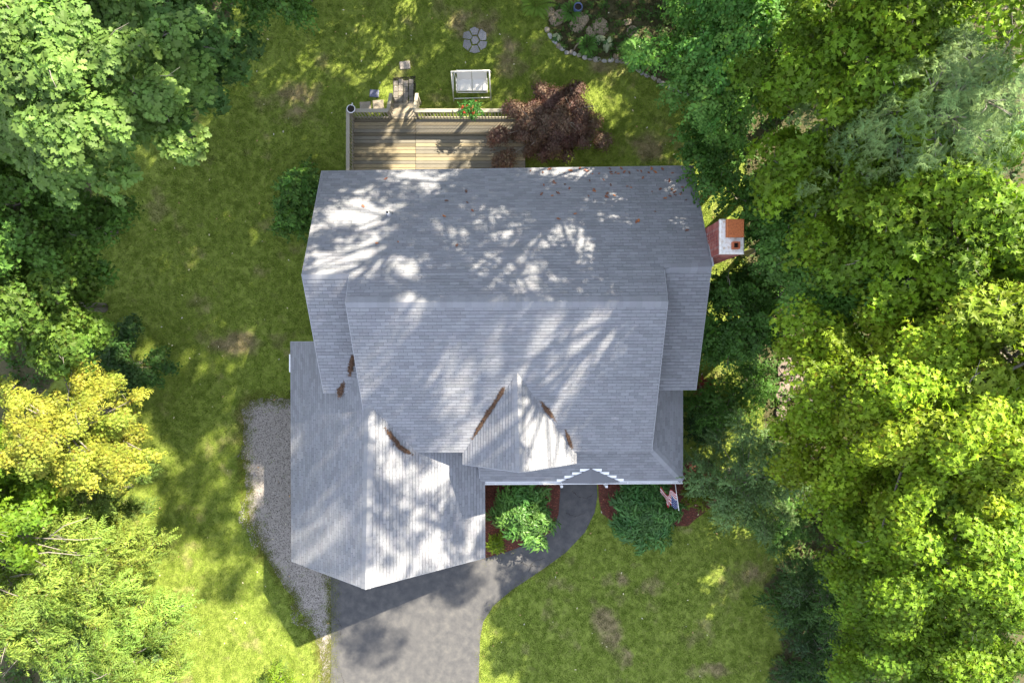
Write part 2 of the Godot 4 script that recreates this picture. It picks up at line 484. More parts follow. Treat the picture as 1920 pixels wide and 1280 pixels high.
# p: base, clumps [[Vector3, radius], ...], sprig, sprig2, mat, dens, col, col2, flat, sc, trunk (radius), part (foliage name), stem (trunk name)
func plant(called: String, label: String, category: String, p: Dictionary, group := "") -> Node3D:
	var root := thing(called, label, category, p.base, group)
	rng.seed = hash(called + str(p.base) + str(p.get("seed", 0)))
	var st := new_st(true)
	var bark: Color = p.get("bark", Color(1, 1, 1))
	st.set_color(bark)
	var tr: float = p.get("trunk", 0.14)
	var top := Vector3.ZERO
	var lo := 1e9
	for c in p.clumps:
		var q: Vector3 = c[0] - p.base
		top += Vector3(q.x, 0, q.z) / p.clumps.size()
		top.y = maxf(top.y, q.y)
		lo = minf(lo, q.y)
	var fork: float = lo * 0.6
	var path := [Vector3(0, -0.1, 0), Vector3(R(-0.1, 0.1), fork * 0.5, R(-0.1, 0.1)), Vector3(top.x * 0.3, fork, top.z * 0.3), Vector3(top.x * 0.7, (fork + top.y) * 0.55, top.z * 0.7), Vector3(top.x, top.y * 0.93, top.z)]
	tube(st, path, [tr * 1.35, tr, tr * 0.85, tr * 0.55, tr * 0.15], 8)
	for c in p.clumps:
		var q: Vector3 = c[0] - p.base
		var f := clampf((q.y - fork) / maxf(0.1, top.y - fork) - 0.25, 0.0, 0.85)
		var s: Vector3 = path[2].lerp(path[3], f * 2.0) if f < 0.5 else path[3].lerp(path[4], f * 2.0 - 1.0)
		var mid: Vector3 = s.lerp(q, 0.5) + Vector3(R(-0.2, 0.2), R(0.0, 0.3), R(-0.2, 0.2)) * s.distance_to(q) * 0.25
		tube(st, [s, mid, q, q + (q - mid).normalized() * c[1] * 0.6], [tr * 0.35, tr * 0.22, tr * 0.11, 0.006], 5)
		for k in 3:
			var a := R(0, TAU)
			var e: Vector3 = q + Vector3(cos(a), R(0.0, 0.5), sin(a)) * c[1] * 0.8
			tube(st, [mid.lerp(q, 0.7), q.lerp(e, 0.5) + Vector3(0, -0.05, 0), e], [tr * 0.12, tr * 0.07, 0.004], 4)
	for tw in p.get("twigs", []):
		var pts := []
		for q2 in tw: pts.append(q2 - p.base)
		var rr := []
		for i in pts.size(): rr.append(lerpf(0.025, 0.006, float(i) / (pts.size() - 1)))
		tube(st, pts, rr, 5)
	if tr > 0.07:
		# bare twigs that stick out of the crown
		for k in p.get("bare", 7):
			var c: Array = p.clumps[rng.randi() % p.clumps.size()]
			var q: Vector3 = c[0] - p.base
			var away := Vector3(q.x - top.x, 0.5, q.z - top.z).normalized()
			var e: Vector3 = q + (away + Vector3(R(-0.5, 0.5), R(0.0, 0.6), R(-0.5, 0.5))).normalized() * c[1] * R(1.3, 2.0)
			st.set_color(Color(1.7, 1.65, 1.55))
			tube(st, [q, q.lerp(e, 0.6) + Vector3(R(-0.08, 0.08), 0.05, R(-0.08, 0.08)), e], [0.018, 0.012, 0.004], 4)
			var e2 := e + Vector3(R(-0.4, 0.4), 0.1, R(-0.4, 0.4))
			tube(st, [q.lerp(e, 0.6), q.lerp(e, 0.6).lerp(e2, 0.8)], [0.010, 0.004], 4)
	put(root, p.get("stem", "trunk"), done(st), M["bark"])
	var at := [[], []]
	var cols := [[], []]
	var dens: float = p.get("dens", 90.0)
	var col: Color = p.col
	var col2: Color = p.get("col2", col)
	for c in p.clumps:
		var n := int(dens * c[1] * c[1])
		var hue := R()
		var rad: Vector3 = c[0] - p.base - top
		rad = (Vector3(rad.x, 0, rad.z) + Vector3(R(-1, 1), 0, R(-1, 1)) * 0.4).normalized()
		var cross := rad.cross(Vector3.UP)
		var long: float = R(0.15, 0.95) * p.get("spray", 1.0)
		var wide := R(-0.35, 0.1)
		var k := R(0.75, 1.2)
		for i in n:
			var w := 1 if p.has("sprig2") and R() < p.get("mix", 0.35) else 0
			var t := sprig_at(c[0] - p.base, c[1], p.get("flat", 0.5), p.get("sc", 1.0), p.get("under", 0.25))
			# draw the clump out into a spray that points away from the trunk and droops at its end
			var rel: Vector3 = t.origin - (c[0] - p.base)
			var far := rel.dot(rad)
			t.origin += rad * far * long + cross * rel.dot(cross) * wide - Vector3(0, 0.22 * maxf(far, 0.0), 0)
			at[w].append(t)
			var cc := col.lerp(col2, clampf(hue * 0.8 + R(-0.25, 0.3), 0, 1)) * k * R(0.72, 1.28)
			cc.a = 1.0
			cols[w].append(cc)
	foliage(root, p.get("part", "crown"), SP[p.sprig], M[p.get("mat", "leaf")], at[0], cols[0])
	if at[1].size():
		foliage(root, p.get("part", "crown"), SP[p.sprig2], M[p.get("mat", "leaf")], at[1], cols[1])
	return root

# clumps spread over an egg-shaped crown
func egg(c: Vector3, r: float, hh: float, n: int, rc: float, sd: int, low := -0.7) -> Array:
	var g := RandomNumberGenerator.new()
	g.seed = sd
	var o := []
	for i in n:
		var y := lerpf(low, 1.0, (i + 0.5) / n)
		var a := i * 2.39996 + g.randf_range(-0.5, 0.5)
		var h := sqrt(maxf(0.05, 1.0 - y * y))
		var k := g.randf_range(0.4, 1.08)
		o.append([c + Vector3(cos(a) * h * r * k, y * hh * g.randf_range(0.8, 1.05), sin(a) * h * r * k), rc * g.randf_range(0.7, 1.3)])
	return o

func spots(list: Array) -> Array:
	var o := []
	for s in list: o.append([W(s[0], s[1], s[2]), s[3]])
	return o

# ------------------------------------------------------------------ shingled roofs
var tabs := []             # every shingle: [parent part, Transform3D, size, polygon or null, tone, distance]

func eye_hit(pl: Plane, px: float, py: float) -> Vector3:
	var d := W(px, py, 0.0) - Vector3(0, EYE, 0)
	return pl.intersects_ray(Vector3(0, EYE, 0), d)

func plane_of(a: Vector3, b: Vector3, c: Vector3) -> Plane:
	var p := Plane(a, b, c)
	return p if p.normal.y > 0 else -p

const EXPO := 0.125
const TAB := 0.305
const GROOVE := 0.013

# pts: corners of the slope; the first two make the eave
func slope(house: Node, called: String, pts: Array, fascia := "drip_edge", thick := 0.15) -> void:
	var o: Vector3 = pts[0]
	var u: Vector3 = (pts[1] - pts[0]).normalized()
	var n: Vector3 = plane_of(pts[0], pts[1], pts[pts.size() - 1]).normal
	var v := n.cross(u)
	if v.y < 0.0: v = -v
	var poly := PackedVector2Array()
	for p in pts: poly.append(Vector2((p - o).dot(u), (p - o).dot(v)))
	if Geometry2D.is_polygon_clockwise(poly): poly.reverse()
	# deck of the roof, a little wider than the shingles: its rim is the metal drip edge
	var rim: PackedVector2Array = Geometry2D.offset_polygon(poly, 0.022, Geometry2D.JOIN_MITER)[0]
	var st := new_st()
	var idx := Geometry2D.triangulate_polygon(rim)
	var at := func(q: Vector2, d: float) -> Vector3: return o + u * q.x + v * q.y + n * d
	for i in range(0, idx.size(), 3):
		tri(st, at.call(rim[idx[i]], 0.0), at.call(rim[idx[i + 1]], 0.0), at.call(rim[idx[i + 2]], 0.0), n)
		tri(st, at.call(rim[idx[i]], -thick), at.call(rim[idx[i + 1]], -thick), at.call(rim[idx[i + 2]], -thick), -n)
	for i in rim.size():
		var a := rim[i]
		var b := rim[(i + 1) % rim.size()]
		var out := u * (b - a).y - v * (b - a).x
		quad(st, at.call(a, 0.0), at.call(b, 0.0), at.call(b, -thick), at.call(a, -thick), out)
	var part := put(house, called, done(st), M[fascia])
	var su := new_st()
	var inset: PackedVector2Array = Geometry2D.offset_polygon(poly, -0.012, Geometry2D.JOIN_MITER)[0]
	idx = Geometry2D.triangulate_polygon(inset)
	for i in range(0, idx.size(), 3):
		tri(su, at.call(inset[idx[i]], 0.003), at.call(inset[idx[i + 1]], 0.003), at.call(inset[idx[i + 2]], 0.003), n)
	put(part, "underlay", done(su), M["underlay"])
	# shingles
	var box2 := Rect2(poly[0], Vector2.ZERO)
	for q in poly: box2 = box2.expand(q)
	var rows := int(ceil(box2.size.y / EXPO))
	for r in rows:
		var y0 := box2.position.y + r * EXPO
		var shift := (0.5 if r % 2 else 0.0) * TAB + R(-0.03, 0.03)
		var row_tone := R(0.97, 1.03)
		var k := int(ceil(box2.size.x / TAB)) + 2
		for i in k:
			var x0 := box2.position.x - TAB + shift + i * TAB
			var cell := PackedVector2Array([Vector2(x0, y0), Vector2(x0 + TAB - 0.006, y0), Vector2(x0 + TAB - 0.006, y0 + EXPO - GROOVE), Vector2(x0, y0 + EXPO - GROOVE)])
			var inside := 0
			for q in cell: inside += int(Geometry2D.is_point_in_polygon(q, poly))
			if inside == 4:
				tabs.append([part, o, u, v, n, cell, R(0.86, 1.11) * row_tone])
			else:
				for c in Geometry2D.intersect_polygons(cell, poly):
					if c.size() > 2: tabs.append([part, o, u, v, n, c, R(0.92, 1.08) * row_tone])

func tab_faces(st: SurfaceTool, o: Vector3, u: Vector3, v: Vector3, n: Vector3, cell: PackedVector2Array, y0: float, c: Color) -> void:
	var up := func(q: Vector2) -> Vector3: return o + u * q.x + v * q.y + n * (0.030 - 0.008 * clampf((q.y - y0) / EXPO, 0.0, 1.0))
	st.set_color(c)
	for i in range(1, cell.size() - 1):
		tri(st, up.call(cell[0]), up.call(cell[i]), up.call(cell[i + 1]), n)
	var cw := Geometry2D.is_polygon_clockwise(cell)
	for i in cell.size():
		var a := cell[i]
		var b := cell[(i + 1) % cell.size()]
		var out := (u * (b - a).y - v * (b - a).x) * (-1.0 if cw else 1.0)
		quad(st, up.call(a), up.call(b), o + u * b.x + v * b.y, o + u * a.x + v * a.y, out)

func tone_color(t: float) -> Color:
	var k := 0.225 * t
	return Color(k * 0.97, k * 1.0, k * 1.075)

func lay_shingles() -> void:
	# the 300 whole tabs that show largest become pieces of their own, the rest one mesh per slope
	var order := []
	for i in tabs.size():
		var t: Array = tabs[i]
		if t[5].size() == 4 and absf(t[5][1].x - t[5][0].x - TAB + 0.006) < 0.001 and absf(t[5][2].y - t[5][1].y - EXPO + GROOVE) < 0.001:
			if String(t[0].name) == "front_roof_slope": order.append([-t[5][0].y + 0.1 * absf(t[5][0].x - 5.0), i])
	order.sort_custom(func(a, b): return a[0] < b[0])
	var single := {}
	for k in mini(300, order.size()): single[order[k][1]] = true
	var variants := []
	for k in 8:
		var st := new_st()
		tab_faces(st, Vector3.ZERO, Vector3.RIGHT, Vector3.FORWARD, Vector3.UP, PackedVector2Array([Vector2(0, 0), Vector2(TAB - 0.006, 0), Vector2(TAB - 0.006, EXPO - GROOVE), Vector2(0, EXPO - GROOVE)]), 0.0, tone_color(0.90 + 0.20 * k / 7.0))
		variants.append(done(st))
	var fields := {}
	for i in tabs.size():
		var t: Array = tabs[i]
		var part: Node = t[0]
		var lo := 1e9
		for q in t[5]: lo = minf(lo, q.y)
		lo = floorf(lo / EXPO + 0.001) * EXPO
		if single.has(i):
			var at: Vector3 = t[1] + t[2] * t[5][0].x + t[3] * t[5][0].y
			put(part, "shingle", variants[clampi(int((t[6] - 0.89) / 0.22 * 8.0), 0, 7)], M["shingle"], Transform3D(Basis(t[2], t[4], -t[3]), at))
			continue
		if not fields.has(part): fields[part] = new_st()
		tab_faces(fields[part], t[1], t[2], t[3], t[4], t[5], lo, tone_color(t[6]))
	for part in fields:
		var f := put(part, "shingle_field", done(fields[part]), M["shingle"])
		f.set_meta("kind", "stuff")

# folded cap shingles along a ridge or hip; side vectors run down the two slopes
func ridge(house: Node, a: Vector3, b: Vector3, s1: Vector3, s2: Vector3, wd := 0.17) -> void:
	var st := new_st()
	var n := (-(s1 + s2)).normalized()
	if n.y < 0: n = -n
	var d := (b - a).normalized()
	var ln := a.distance_to(b)
	var k := int(ln / 0.2)
	for i in k:
		var t0 := ln * i / k
		var t1 := ln * (i + 1) / k
		st.set_color(tone_color(R(0.98, 1.14)))
		var lift0 := 0.042
		var lift1 := 0.036
		for s in [s1, s2]:
			var p0 := a + d * t0 + n * lift0
			var p1 := a + d * t1 + n * lift1
			var sn: Vector3 = s.cross(d).normalized()
			if sn.y < 0: sn = -sn
			quad(st, p0, p1, p1 + s * wd, p0 + s * wd, sn)
			quad(st, p0 + s * wd, p1 + s * wd, p1 + s * wd - sn * 0.03, p0 + s * wd - sn * 0.03, s)
			quad(st, p0, p0 + s * wd, p0 + s * wd - sn * 0.012, p0 - sn * 0.012, -d)
	put(house, "ridge_cap", done(st), M["shingle"])

func prism(profile: Array, axis: int, a: float, b: float) -> ArrayMesh:
	# profile points [across, height], extruded along x (axis 0) or z (axis 2)
	var st := new_st()
	var p := PackedVector2Array()
	for q in profile: p.append(Vector2(q[0], q[1]))
	if Geometry2D.is_polygon_clockwise(p): p.reverse()
	var at := func(q: Vector2, e: float) -> Vector3: return Vector3(e, q.y, q.x) if axis == 0 else Vector3(q.x, q.y, e)
	var along := Vector3.RIGHT if axis == 0 else Vector3.BACK
	var idx := Geometry2D.triangulate_polygon(p)
	for i in range(0, idx.size(), 3):
		tri(st, at.call(p[idx[i]], a), at.call(p[idx[i + 1]], a), at.call(p[idx[i + 2]], a), -along)
		tri(st, at.call(p[idx[i]], b), at.call(p[idx[i + 1]], b), at.call(p[idx[i + 2]], b), along)
	for i in p.size():
		var q0 := p[i]
		var q1 := p[(i + 1) % p.size()]
		var o2 := Vector2((q1 - q0).y, -(q1 - q0).x)
		quad(st, at.call(q0, a), at.call(q1, a), at.call(q1, b), at.call(q0, b), at.call(o2, 0.0))
	return done(st)

func build_house() -> void:
	rng.seed = 11
	var house := thing("house", "grey shingled house with garage wing, porch and brick chimney", "house")
	# walls
	put(house, "wall", prism([[-5.9, 0], [-5.9, 3.55], [-2.35, 5.6], [1.45, 3.95], [1.45, 0]], 0, -6.5, 6.2), M["wall_paint"])
	put(house, "wall", prism([[-2.2, 0], [-2.2, 5.7], [-1.25, 6.25], [3.6, 3.75], [3.6, 0]], 0, -4.95, 4.6), M["wall_paint"])
	put(house, "wall", prism([[-8.1, 0], [-8.1, 2.3], [-5.05, 4.5], [-1.4, 2.3], [-1.4, 0]], 2, 0.35, 8.05), M["wall_paint"])
	put(house, "wall", prism([[-1.4, 2.4], [-1.4, 3.75], [0.27, 5.05], [1.95, 3.75], [1.95, 2.4]], 2, 3.4, 4.05), M["wall_paint"])
	# slopes
	var N := plane_of(W(603, 321, 3.7), W(1300, 311, 3.7), W(950, 507, 6.0))
	var hit := func(pl: Plane, list: Array) -> Array: return list.map(func(q): return eye_hit(pl, q[0], q[1]))
	slope(house, "rear_roof_slope", hit.call(N, [[603, 321], [1300, 311], [1334, 500], [1245, 502], [1252, 565], [648, 567], [655, 513.5], [566, 515]]))
	var rl := eye_hit(N, 566, 515)
	var rr := eye_hit(N, 1334, 500)
	var S := plane_of(rl, rr, W(956, 733, 4.1))
	slope(house, "side_roof_slope", hit.call(S, [[607, 736], [715, 735], [715, 512.2], [566, 515]]))
	slope(house, "side_roof_slope", hit.call(S, [[1180, 731], [1305, 730], [1334, 500], [1180, 503.1]]))
	var cl := eye_hit(N, 648, 567)
	var cr := eye_hit(N, 1252, 565)
	var C := plane_of(cl, cr, W(958, 846.5, 3.85))
	slope(house, "front_roof_slope", hit.call(C, [[694, 848], [1222, 845], [1252, 565], [648, 567]]))
	var nd := (eye_hit(N, 950, 321) - eye_hit(N, 950, 500)).normalized()
	var sd := (eye_hit(S, 620, 700) - eye_hit(S, 620, 540)).normalized()
	var cd := (eye_hit(C, 950, 800) - eye_hit(C, 950, 600)).normalized()
	ridge(house, rl, eye_hit(N, 655, 513.5), nd, sd)
	ridge(house, rr, eye_hit(N, 1245, 502), nd, sd)
	ridge(house, cl, cr, nd, cd, 0.20)
	# garage wing
	var ga := W(692, 700, 4.8)
	var gb := W(685, 1104, 4.8)
	var GL := plane_of(ga, gb, W(545.5, 900, 2.3))
	var GR := plane_of(ga, gb, W(908, 1000, 2.3))
	slope(house, "garage_roof_slope", [eye_hit(GL, 545, 641), eye_hit(GL, 547, 1052), gb, eye_hit(GL, 693, 641)])
	slope(house, "garage_roof_slope", [eye_hit(GR, 909, 1045), eye_hit(GR, 908, 800), eye_hit(GR, 692, 720), gb])
	ridge(house, gb, ga, (eye_hit(GL, 560, 900) - eye_hit(GL, 680, 900)).normalized(), (eye_hit(GR, 880, 900) - eye_hit(GR, 700, 900)).normalized(), 0.2)
	# cross gable over the entrance
	var da := W(969, 690, 5.4)
	var db := W(974.5, 885, 5.4)
	var DL := plane_of(da, db, W(868, 860, 3.8))
	var DR := plane_of(da, db, W(1080.5, 860, 3.8))
	slope(house, "gable_roof_slope", [eye_hit(DL, 868, 800), eye_hit(DL, 868, 870), db, eye_hit(DL, 969, 680)])
	slope(house, "gable_roof_slope", [eye_hit(DR, 1080.5, 868), eye_hit(DR, 1080, 800), eye_hit(DR, 969, 680), db])
	ridge(house, db, da, (eye_hit(DL, 880, 860) - eye_hit(DL, 960, 860)).normalized(), (eye_hit(DR, 1070, 860) - eye_hit(DR, 985, 860)).normalized(), 0.17)
	# porch roof with its hip
	var pe := W(1280, 900, 2.4)
	var PS := plane_of(W(909, 902, 2.4), pe, Vector3(3.0, 3.3, pe.z - 1.75))
	var PE := plane_of(pe, W(1280, 735, 2.4), Vector3(pe.x - 1.75, 3.3, 4.0))
	var hip := Vector3(pe.x - 1.75, 3.3, pe.z - 1.75)
	var zl: float = hip.z
	slope(house, "porch_roof_slope", [W(900, 902, 2.4), pe, hip, Vector3(-1.3, 3.3, zl)])
	slope(house, "porch_roof_slope", [pe, W(1280, 715, 2.4), Vector3(hip.x, 3.3, 1.5), hip])
	var psd := (pe - hip).cross(PS.normal).normalized()
	var ped := (pe - hip).cross(PE.normal).normalized()
	if psd.z < 0: psd = -psd
	if ped.x < 0: ped = -ped
	ridge(house, pe, hip, psd, ped, 0.16)
	lay_shingles()
	# cricket over the porch steps, with white stepped flashing beside its valleys
	var ca := eye_hit(PS, 1108, 878)
	var c0 := W(1050, 903, 2.4) + Vector3(0, 0.045, 0.02)
	var c1 := W(1163, 902, 2.4) + Vector3(0, 0.045, 0.02)
	var cp := (c0 + c1) / 2.0 + Vector3(0.02, 0.30, 0.0)
	ca.y += 0.05
	var st := new_st()
	st.set_color(tone_color(0.85))
	quad(st, c0, cp, ca, c0, Vector3(-0.3, 1, 0))
	quad(st, cp, c1, ca, cp, Vector3(0.3, 1, 0))
	tri(st, c0, c1, cp, Vector3.BACK)
	put(house, "cricket", done(st), M["shingle"])
	for s in 2:
		var e: Vector3 = c0 if s == 0 else c1
		for i in 4:
			var f0 := (i + 0.12) / 4.0
			var q := e.lerp(ca, f0 + 0.08)
			q.y = PS.intersects_ray(Vector3(q.x, 20, q.z), Vector3.DOWN).y + 0.048
			var stp := box_mesh(Vector3(0.36, 0.008, 0.12))
			var fl := (PS.normal).normalized()
			var bz := Vector3.RIGHT.cross(fl).normalized()
			put(house, "step_flashing", stp, M["white_paint"], Transform3D(Basis(Vector3.RIGHT, fl, bz), q + Vector3(-0.07 if s == 0 else 0.07, 0, -0.02)))
	# gutters
	st = new_st()
	var g0 := W(909, 904.5, 2.35)
	var g1 := W(1280, 902.5, 2.35)
	for k in [[Vector3(0, -0.05, 0.0), 0.13, 0.01], [Vector3(0, 0.0, 0.065), 0.025, 0.09], [Vector3(0, 0.0, -0.06), 0.012, 0.09]]:
		beam(st, g0 + k[0], g1 + k[0], k[1], k[2])
	for i in 9:
		var q := g0.lerp(g1, (i + 0.5) / 9.0)
		box(st, q + Vector3(0, 0.03, 0), Vector3(0.03, 0.012, 0.14))
	put(house, "gutter", done(st), M["white_paint"])
	st = new_st()
	beam(st, W(543.5, 664, 2.2), W(543.5, 696, 2.2), 0.05, 0.07)
	beam(st, W(543.5, 696, 2.2), W(543.5, 696, 2.2) + Vector3(0.2, -2.1, 0), 0.06, 0.06)
	put(house, "downspout", done(st), M["white_paint"])
	for x in [-0.9, 1.9, 3.6, 6.1]:
		put(house, "porch_post", slab_mesh(Vector3(0.13, 2.2, 0.13)), M["white_paint"], Transform3D(Basis(), Vector3(x, 1.2, 5.05)))
	put(house, "porch_floor", slab_mesh(Vector3(7.5, 0.3, 1.7)), M["rail_wood"], Transform3D(Basis(), Vector3(2.6, 0.15, 4.4)))
	for px in [1053, 1137]:
		put(house, "stair_post", slab_mesh(Vector3(0.1, 1.1, 0.1)), M["white_paint"], Transform3D(Basis(), W(px, 911, 1.0) + Vector3(0, -0.45, 0)))
	# plumbing vent
	var vp := eye_hit(N, 730, 402)
	st = new_st(true)
	tube(st, [vp + Vector3(0, -0.05, 0), vp + Vector3(0, 0.42, 0)], [0.055, 0.055], 12)
	put(house, "vent_pipe", done(st), M["pvc"])
	st = new_st(true)
	tube(st, [vp + Vector3(0, 0.425, 0), vp + Vector3(0, 0.43, 0)], [0.042, 0.042], 12)
	put(house, "vent_opening", done(st), M["soot"])
	st = new_st(true)
	tube(st, [vp, vp + Vector3(0, 0.1, 0)], [0.13, 0.07], 12)
	put(house, "vent_boot", done(st), M["lead"])
	# doors and windows on the front
	for i in 2:
		var gd := put(house, "garage_door", slab_mesh(Vector3(2.7, 2.1, 0.05)), M["white_paint"], Transform3D(Basis(), Vector3(-6.4 + i * 3.2, 1.06, 8.08)))
		for r in 4:
			for c in 4:
				put(gd, "panel", slab_mesh(Vector3(0.58, 0.42, 0.03)), M["white_paint"], Transform3D(Basis(), Vector3(-0.99 + c * 0.66, -0.78 + r * 0.52, 0.03)))
	for x in [-0.2, 3.4]:
		var wf := put(house, "window", slab_mesh(Vector3(1.1, 1.3, 0.08)), M["white_paint"], Transform3D(Basis(), Vector3(x, 1.6, 3.62)))
		put(wf, "pane", box_mesh(Vector3(0.95, 1.15, 0.02)), M["dark_glass"], Transform3D(Basis(), Vector3(0, 0, 0.05)))
	put(house, "front_door", slab_mesh(Vector3(0.95, 2.1, 0.08)), M["clay"], Transform3D(Basis(), Vector3(1.9, 1.36, 3.63)))
	chimney(house, N)

func chimney(house: Node, N: Plane) -> void:
	rng.seed = 21
	var x0 := 6.585
	var x1 := 7.34
	var z0 := -3.86
	var z1 := -2.77
	var top := 6.72
	var ch := put(house, "chimney", box_mesh(Vector3(x1 - x0 - 0.02, top, z1 - z0 - 0.02)), M["mortar"], Transform3D(Basis(), Vector3((x0 + x1) / 2, top / 2, (z0 + z1) / 2)))
	var c: Vector3 = ch.position
	var tones := [Color(0.30, 0.085, 0.065), Color(0.36, 0.11, 0.085), Color(0.24, 0.065, 0.055), Color(0.40, 0.15, 0.12)]
	var along := {}
	for L in [0.19, 0.09]:
		for k in 4:
			var st := new_st()
			st.set_color(tones[k])
			box(st, Vector3.ZERO, Vector3(L, 0.057, 0.09))
			along["%s%d" % [L, k]] = done(st)
	var rest := new_st()
	var count := 0
	var row := 0
	var y := top - 0.035
	while y > 0.2:
		for side in 4:
			var ln := (z1 - z0) if side < 2 else (x1 - x0)
			var n := int(ln / 0.2)
			var pitch := (ln - 0.05 + 0.05) / n
			for i in n:
				var s := -ln / 2 + pitch * (i + 0.5) + (pitch * 0.25 if row % 2 else -pitch * 0.25) * (0.0 if i == 0 or i == n - 1 else 1.0)
				var half := 0.19
				var k := rng.randi() % 4
				var p := Vector3(((x0 - x1) / 2 + 0.043) if side == 0 else ((x1 - x0) / 2 - 0.043), 0, s)
				var b := Basis(Vector3.UP, PI / 2)
				if side >= 2:
					p = Vector3(s, 0, ((z1 - z0) / 2 - 0.0465) if side == 2 else ((z0 - z1) / 2 + 0.0465))
					b = Basis()
				p.y = y - c.y
				if (side == 0 or side == 2) and count < 290:
					put(ch, "brick", along["%s%d" % [half, k]], M["brick"], Transform3D(b, p))
					count += 1
				else:
					rest.set_color(tones[k])
					box(rest, p, Vector3(half, 0.057, 0.09), b)
		y -= 0.068
		row += 1
	var bw := put(ch, "brickwork", done(rest), M["brick"])
	bw.set_meta("kind", "stuff")
	var u := top - c.y
	put(ch, "crown", slab_mesh(Vector3(x1 - x0 + 0.02, 0.12, z1 - z0 + 0.02), 0.04), M["crown_mortar"], Transform3D(Basis(), Vector3(0, u + 0.06, 0)))
	# square clay flue
	var st2 := new_st()
	var fc := W(1380, 460, 6.95) - c
	for s in [-1.0, 1.0]:
		box(st2, fc + Vector3(s * 0.095, 0, 0), Vector3(0.04, 0.16, 0.23))
		box(st2, fc + Vector3(0, 0, s * 0.095), Vector3(0.15, 0.16, 0.04))
	put(ch, "flue", done(st2), M["clay"])
	put(ch, "flue_opening", box_mesh(Vector3(0.16, 0.02, 0.16)), M["soot"], Transform3D(Basis(), fc + Vector3(0, -0.06, 0)))
	# rusty lid on the second flue
	var lc := W(1380, 427, 7.05) - c
	put(ch, "metal_cover", slab_mesh(Vector3(0.54, 0.16, 0.56), 0.02), M["rust"], Transform3D(Basis(), lc + Vector3(0, -0.08, 0)))
	# flashing where the brick meets the roof edge
	var f0 := eye_hit(N, 1324, 436)
	var f1 := eye_hit(N, 1335, 498)
	var st3 := new_st()
	beam(st3, f0 + Vector3(0.03, 0.03, 0), f1 + Vector3(0.03, 0.03, 0), 0.05, 0.10)
	put(house, "chimney_flashing", done(st3), M["drip_edge"])

